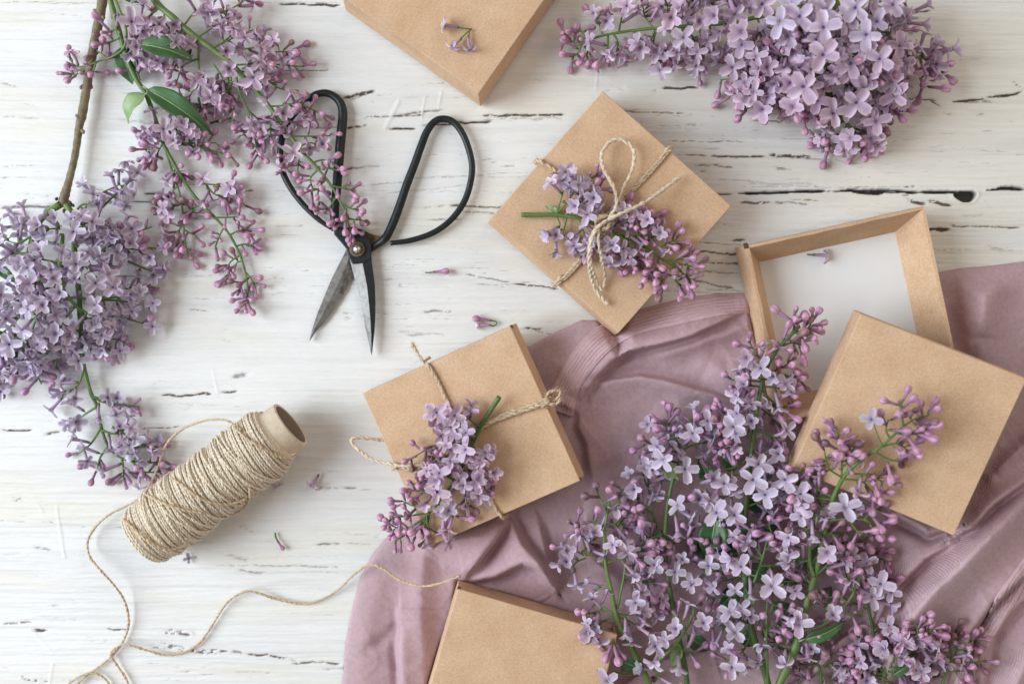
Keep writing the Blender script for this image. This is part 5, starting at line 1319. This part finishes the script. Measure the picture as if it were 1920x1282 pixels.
for r in rows("""1690 802 222 1742 778 216 0 8|1694 798 222 1690 756 220 0 6|1682 812 222 1730 806 214 1 8|1670 824 220 1666 786 218 0 4|1655 836 218 1640 800 214 1 0|1650 838 216 1708 848 206 0 8|1640 846 214 1690 866 204 0 3|1578 900 174 1570 805 190 2 12|1580 896 176 1545 840 180 1 8|1574 880 180 1600 840 186 0 6|1585 888 184 1660 905 186 3 8|1580 898 176 1640 930 170 1 6|1562 932 150 1500 872 140 3 5|1560 936 148 1495 905 130 4 3
1548 975 130 1500 950 116 4 3|1545 955 134 1572 945 140 2 0|1620 974 150 1652 955 146 0 4|1600 973 148 1598 948 146 0 3|1620 974 150 1652 985 144 0 3|1590 972 148 1640 1005 134 1 4|1532 975 130 1530 930 126 1 4|1522 1005 124 1480 965 116 3 3|1520 1040 118 1470 1010 104 4 4|1520 1050 118 1478 1040 104 3 2|1530 1078 106 1570 1040 110 3 2|1520 1000 126 1560 1000 120 4 2|1600 1108 112 1590 1075 110 1 6|1606 1090 108 1615 1068 100 0 5|1590 1130 112 1550 1120 106 2 3|1560 1158 110 1545 1125 110 1 3
1575 1145 112 1625 1140 96 0 3|1500 1182 96 1470 1150 96 3 2|1490 1215 86 1450 1200 80 4 4|1500 1185 80 1540 1205 70 3 4|1528 1100 80 1470 1090 66 5 3|1540 1040 80 1600 1060 64 4 5|1530 1060 90 1500 1100 70 4 3|1500 1160 60 1460 1130 50 3 4|1555 1000 90 1590 1020 70 3 3|1560 940 110 1520 980 80 5 3"""):
    s.branch(*r[:6], int(r[6]), int(r[7]), r0=2.0)
for x, y, z, sc in ((1636, 786, 250, 1.0), (1471, 899, 150, 1.2), (1572, 945, 176, 1.3), (1501, 965, 130, 1), (1490, 1180, 124, 1.15), (1500, 925, 150, 1.2), (1562, 1150, 140, 1), (1480, 905, 140, 1), (1560, 1035, 150, 1.1), (1480, 1005, 130, 1.1), (1470, 1030, 130, 1)):
    s.face(x, y, z, sc, hue=.4)
s.leaf(1508, 1198, 96, 1588, 1166, 100, 24, roll=.2); s.leaf(1520, 1060, 70, 1540, 1020, 70, 30); s.leaf(1545, 945, 130, 1530, 915, 134, 10, m=M_leaf_pale); s.leaf(1500, 1150, 60, 1480, 1210, 56, 26)
s.done()
# e
s = Sprig('lilac_sprig', W(1630, 1130, 20), 'thin dark-stalked sprig with greyish pink florets just below the loose lid', 'lilac', 115, .60, gr, 1.06, dens=.42, stem_mat=M_stem_dark)
s.stem([(1660, 1330, 50), (1652, 1270, 52), (1640, 1200, 56), (1626, 1130, 60), (1608, 1080, 66), (1602, 1040, 68), (1596, 1010, 64)], 3.8, 1.8)
for r in rows("""1603 1050 68 1640 1030 62 1 7|1600 1030 68 1625 1010 62 0 5|1606 1070 66 1660 1050 58 2 5|1612 1090 64 1665 1075 56 3 3|1618 1110 62 1600 1090 60 2 4|1622 1120 60 1650 1105 62 3 1|1626 1130 60 1590 1130 56 2 5|1640 1200 56 1600 1215 46 4 2|1636 1190 56 1665 1165 46 2 2|1600 1040 64 1560 1040 56 2 5|1604 1060 60 1580 1010 56 1 6|1645 1230 52 1600 1250 46 5 3"""):
    s.branch(*r[:6], int(r[6]), int(r[7]), r0=1.8)
for x, y, z, sc in ((1627, 1112, 100, 1.15), (1655, 1098, 96, 1.15), (1627, 1057, 100, 1.05), (1670, 1110, 80, .9)):
    s.face(x, y, z, sc, hue=.5, kind='flat')
s.done()
# f
s = Sprig('lilac_sprig', W(1690, 1210, 20), 'rounded pink cluster of open florets and buds near the bottom edge, right of the stalks', 'lilac', 116, .74, gr, 1.06, dens=.42)
s.stem([(1668, 1330, 56), (1660, 1280, 60), (1662, 1250, 64), (1684, 1226, 68), (1700, 1200, 68)], 4.0, 2)
s.stem([(1660, 1262, 60), (1640, 1240, 60), (1624, 1222, 56)], 2.4, 1.6)
for r in rows("""1640 1240 60 1612 1205 54 0 5|1630 1228 58 1604 1230 50 2 3|1664 1248 64 1660 1180 62 4 4|1684 1226 68 1660 1195 70 4 2|1690 1216 68 1700 1150 62 3 7|1694 1210 68 1730 1160 58 2 7|1696 1206 68 1750 1190 54 4 6|1686 1224 66 1750 1215 54 5 4|1675 1236 64 1740 1240 50 5 1|1662 1255 62 1705 1265 56 0 9|1660 1270 60 1625 1275 54 4 1|1660 1275 60 1700 1290 50 4 3|1660 1262 60 1600 1260 50 3 2|1690 1216 70 1700 1190 84 3 2|1664 1248 64 1690 1240 84 4 1"""):
    s.branch(*r[:6], int(r[6]), int(r[7]), r0=2.0)
for x, y, z, sc in ((1692, 1201, 108, 1.15), (1629, 1272, 96, 1.15), (1665, 1172, 96, 1), (1715, 1215, 104, 1.05), (1660, 1215, 106, 1), (1730, 1250, 90, 1)):
    s.face(x, y, z, sc, hue=.55)
s.leaf(1662, 1256, 60, 1700, 1230, 58, 16)
s.done()
# g
s = Sprig('lilac_sprig', W(1790, 1230, 20), 'small dark pink budded tip, rightmost of the lilac near the bottom edge', 'lilac', 117, .8, gr, .95)
s.stem([(1756, 1330, 52), (1766, 1285, 56), (1778, 1250, 60), (1792, 1212, 60)], 3.4, 1.6)
for r in rows("""1792 1214 60 1790 1185 58 0 7|1788 1222 60 1828 1195 54 0 7|1782 1240 60 1842 1238 52 0 7|1776 1258 58 1822 1256 50 0 6|1780 1246 60 1765 1210 58 1 4|1770 1270 56 1748 1262 52 1 4|1788 1222 60 1770 1188 56 0 5"""):
    s.branch(*r[:6], int(r[6]), int(r[7]), r0=1.7)
s.done()
# h
s = Sprig('lilac_sprig', W(1530, 1250, 20), 'low pink cluster cut off by the bottom edge, right of the thick stalk', 'lilac', 118, .62, gr, 1.06, dens=.42, stem_mat=M_stem_dark)
s.stem([(1545, 1330, 44), (1540, 1280, 48), (1536, 1250, 50), (1525, 1228, 50)], 3.0, 1.6)
for r in rows("""1534 1246 50 1490 1240 44 3 4|1530 1236 50 1500 1212 46 2 5|1538 1262 48 1575 1275 44 4 4|1540 1250 50 1560 1215 46 3 3|1538 1250 50 1610 1240 42 2 6|1545 1290 46 1590 1290 40 3 3|1536 1256 48 1500 1270 44 4 2|1580 1190 40 1560 1175 40 2 3"""):
    s.branch(*r[:6], int(r[6]), int(r[7]), r0=1.8)
s.done()


# ------------------------------------------------------------------ single fallen pieces
def fallen(label, parts, org, ground, hue=.7, stems=(), group='fallen florets'):
    """parts: kind, base x,y,z -> head x,y,z, scale"""
    s = Sprig('fallen_floret', org, label, 'fallen floret', int(org[0] * 7) % 997 + 5, hue, 0, 1.0, group)
    for (k, i, b, h, sc, roll) in parts:
        B, Hd = W(*b), W(*h); d = unit(Hd - B)
        s.inst.append((k, i, B, frame(d, roll), sc, pick_tint(s.g, hue, k == 'bud')))
    for pts, r in stems: s.st.tube(spline(WP(pts), 6), [r] * (len(spline(WP(pts), 6))), 6)
    s.done('pedicel'); return s


fallen('single fallen pink bud lying on bare wood right of the scissor blades', [('bud', 0, (812, 510, 6), (845, 508, 8), 1.0, .3)], W(825, 510, 0), 0, .7, [([(797, 511, 3), (806, 511, 4), (813, 510, 6)], 1.3)])
fallen('pair of pink buds joined by a curved green stalk, just above the half-on-cloth box', [('bud', 3, (921, 601, 6), (888, 595, 8), 1.0, .6), ('half', 0, (919, 609, 7), (890, 612, 10), .72, .9)], W(905, 605, 0), 0, .85, [([(921, 601, 6), (930, 603, 4), (931, 608, 3), (924, 611, 5), (918, 609, 7)], 1.3)])
fallen('fallen floret lying on the white lining of the open tray', [('back', 1, (1524, 478, on_top('tray', 1524, 478)[2] - 64), (1556, 475, on_top('tray', 1556, 475)[2] - 58), .95, .8)], on_top('tray', 1540, 477, -68), 0, .8, [([(1513, 477, on_top('tray', 1513, 477)[2] - 66), (1524, 478, on_top('tray', 1524, 478)[2] - 64)], 1.4)])
fallen('mauve floret with its tube pointing up, on bare wood right of the spool', [('back', 2, (597, 890, 6), (585, 914, 10), .95, .5)], W(588, 905, 0), 0, .75)
fallen('mauve floret half tucked under the upper right side of the spool', [('flat', 2, (508, 888, 6), (522, 912, 9), .95, .2)], W(512, 900, 0), 0, .7)
fallen('tiny fallen bud with a dark green stalk on bare wood below the spool', [('bud', 2, (520, 1013, 5), (534, 1033, 7), .85, .2)], W(528, 1018, 0), 0, .9, [([(516, 998, 4), (517, 1006, 4), (520, 1013, 5)], 1.8)])
fallen('tiny pale lilac piece peeking out beside the lower end of the spool', [('flat', 4, (356, 1040, -14), (355, 1046, 10), .62, .2)], W(346, 1030, 0), 0, .3)
zt = lambda x, y, l: (x, y, on_top('top', x, y)[2] + l)
s = fallen('fallen sprig of three pale florets on one thin green stalk, on the top-edge box', [('flat', 1, zt(860, 52, 8), zt(831, 45, 16), .95, .2), ('back', 0, zt(865, 72, 8), zt(846, 96, 18), .92, .9), ('back', 3, zt(878, 68, 8), zt(878, 103, 12), .95, .1)], on_top('top', 865, 70), 0, .3,
           [([zt(885, 55, 5), zt(872, 54, 8), zt(860, 52, 8)], 1.3), ([zt(883, 56, 5), zt(873, 64, 9), zt(865, 72, 8)], 1.3), ([zt(879, 58, 5), zt(880, 63, 8), zt(878, 68, 8)], 1.2)])
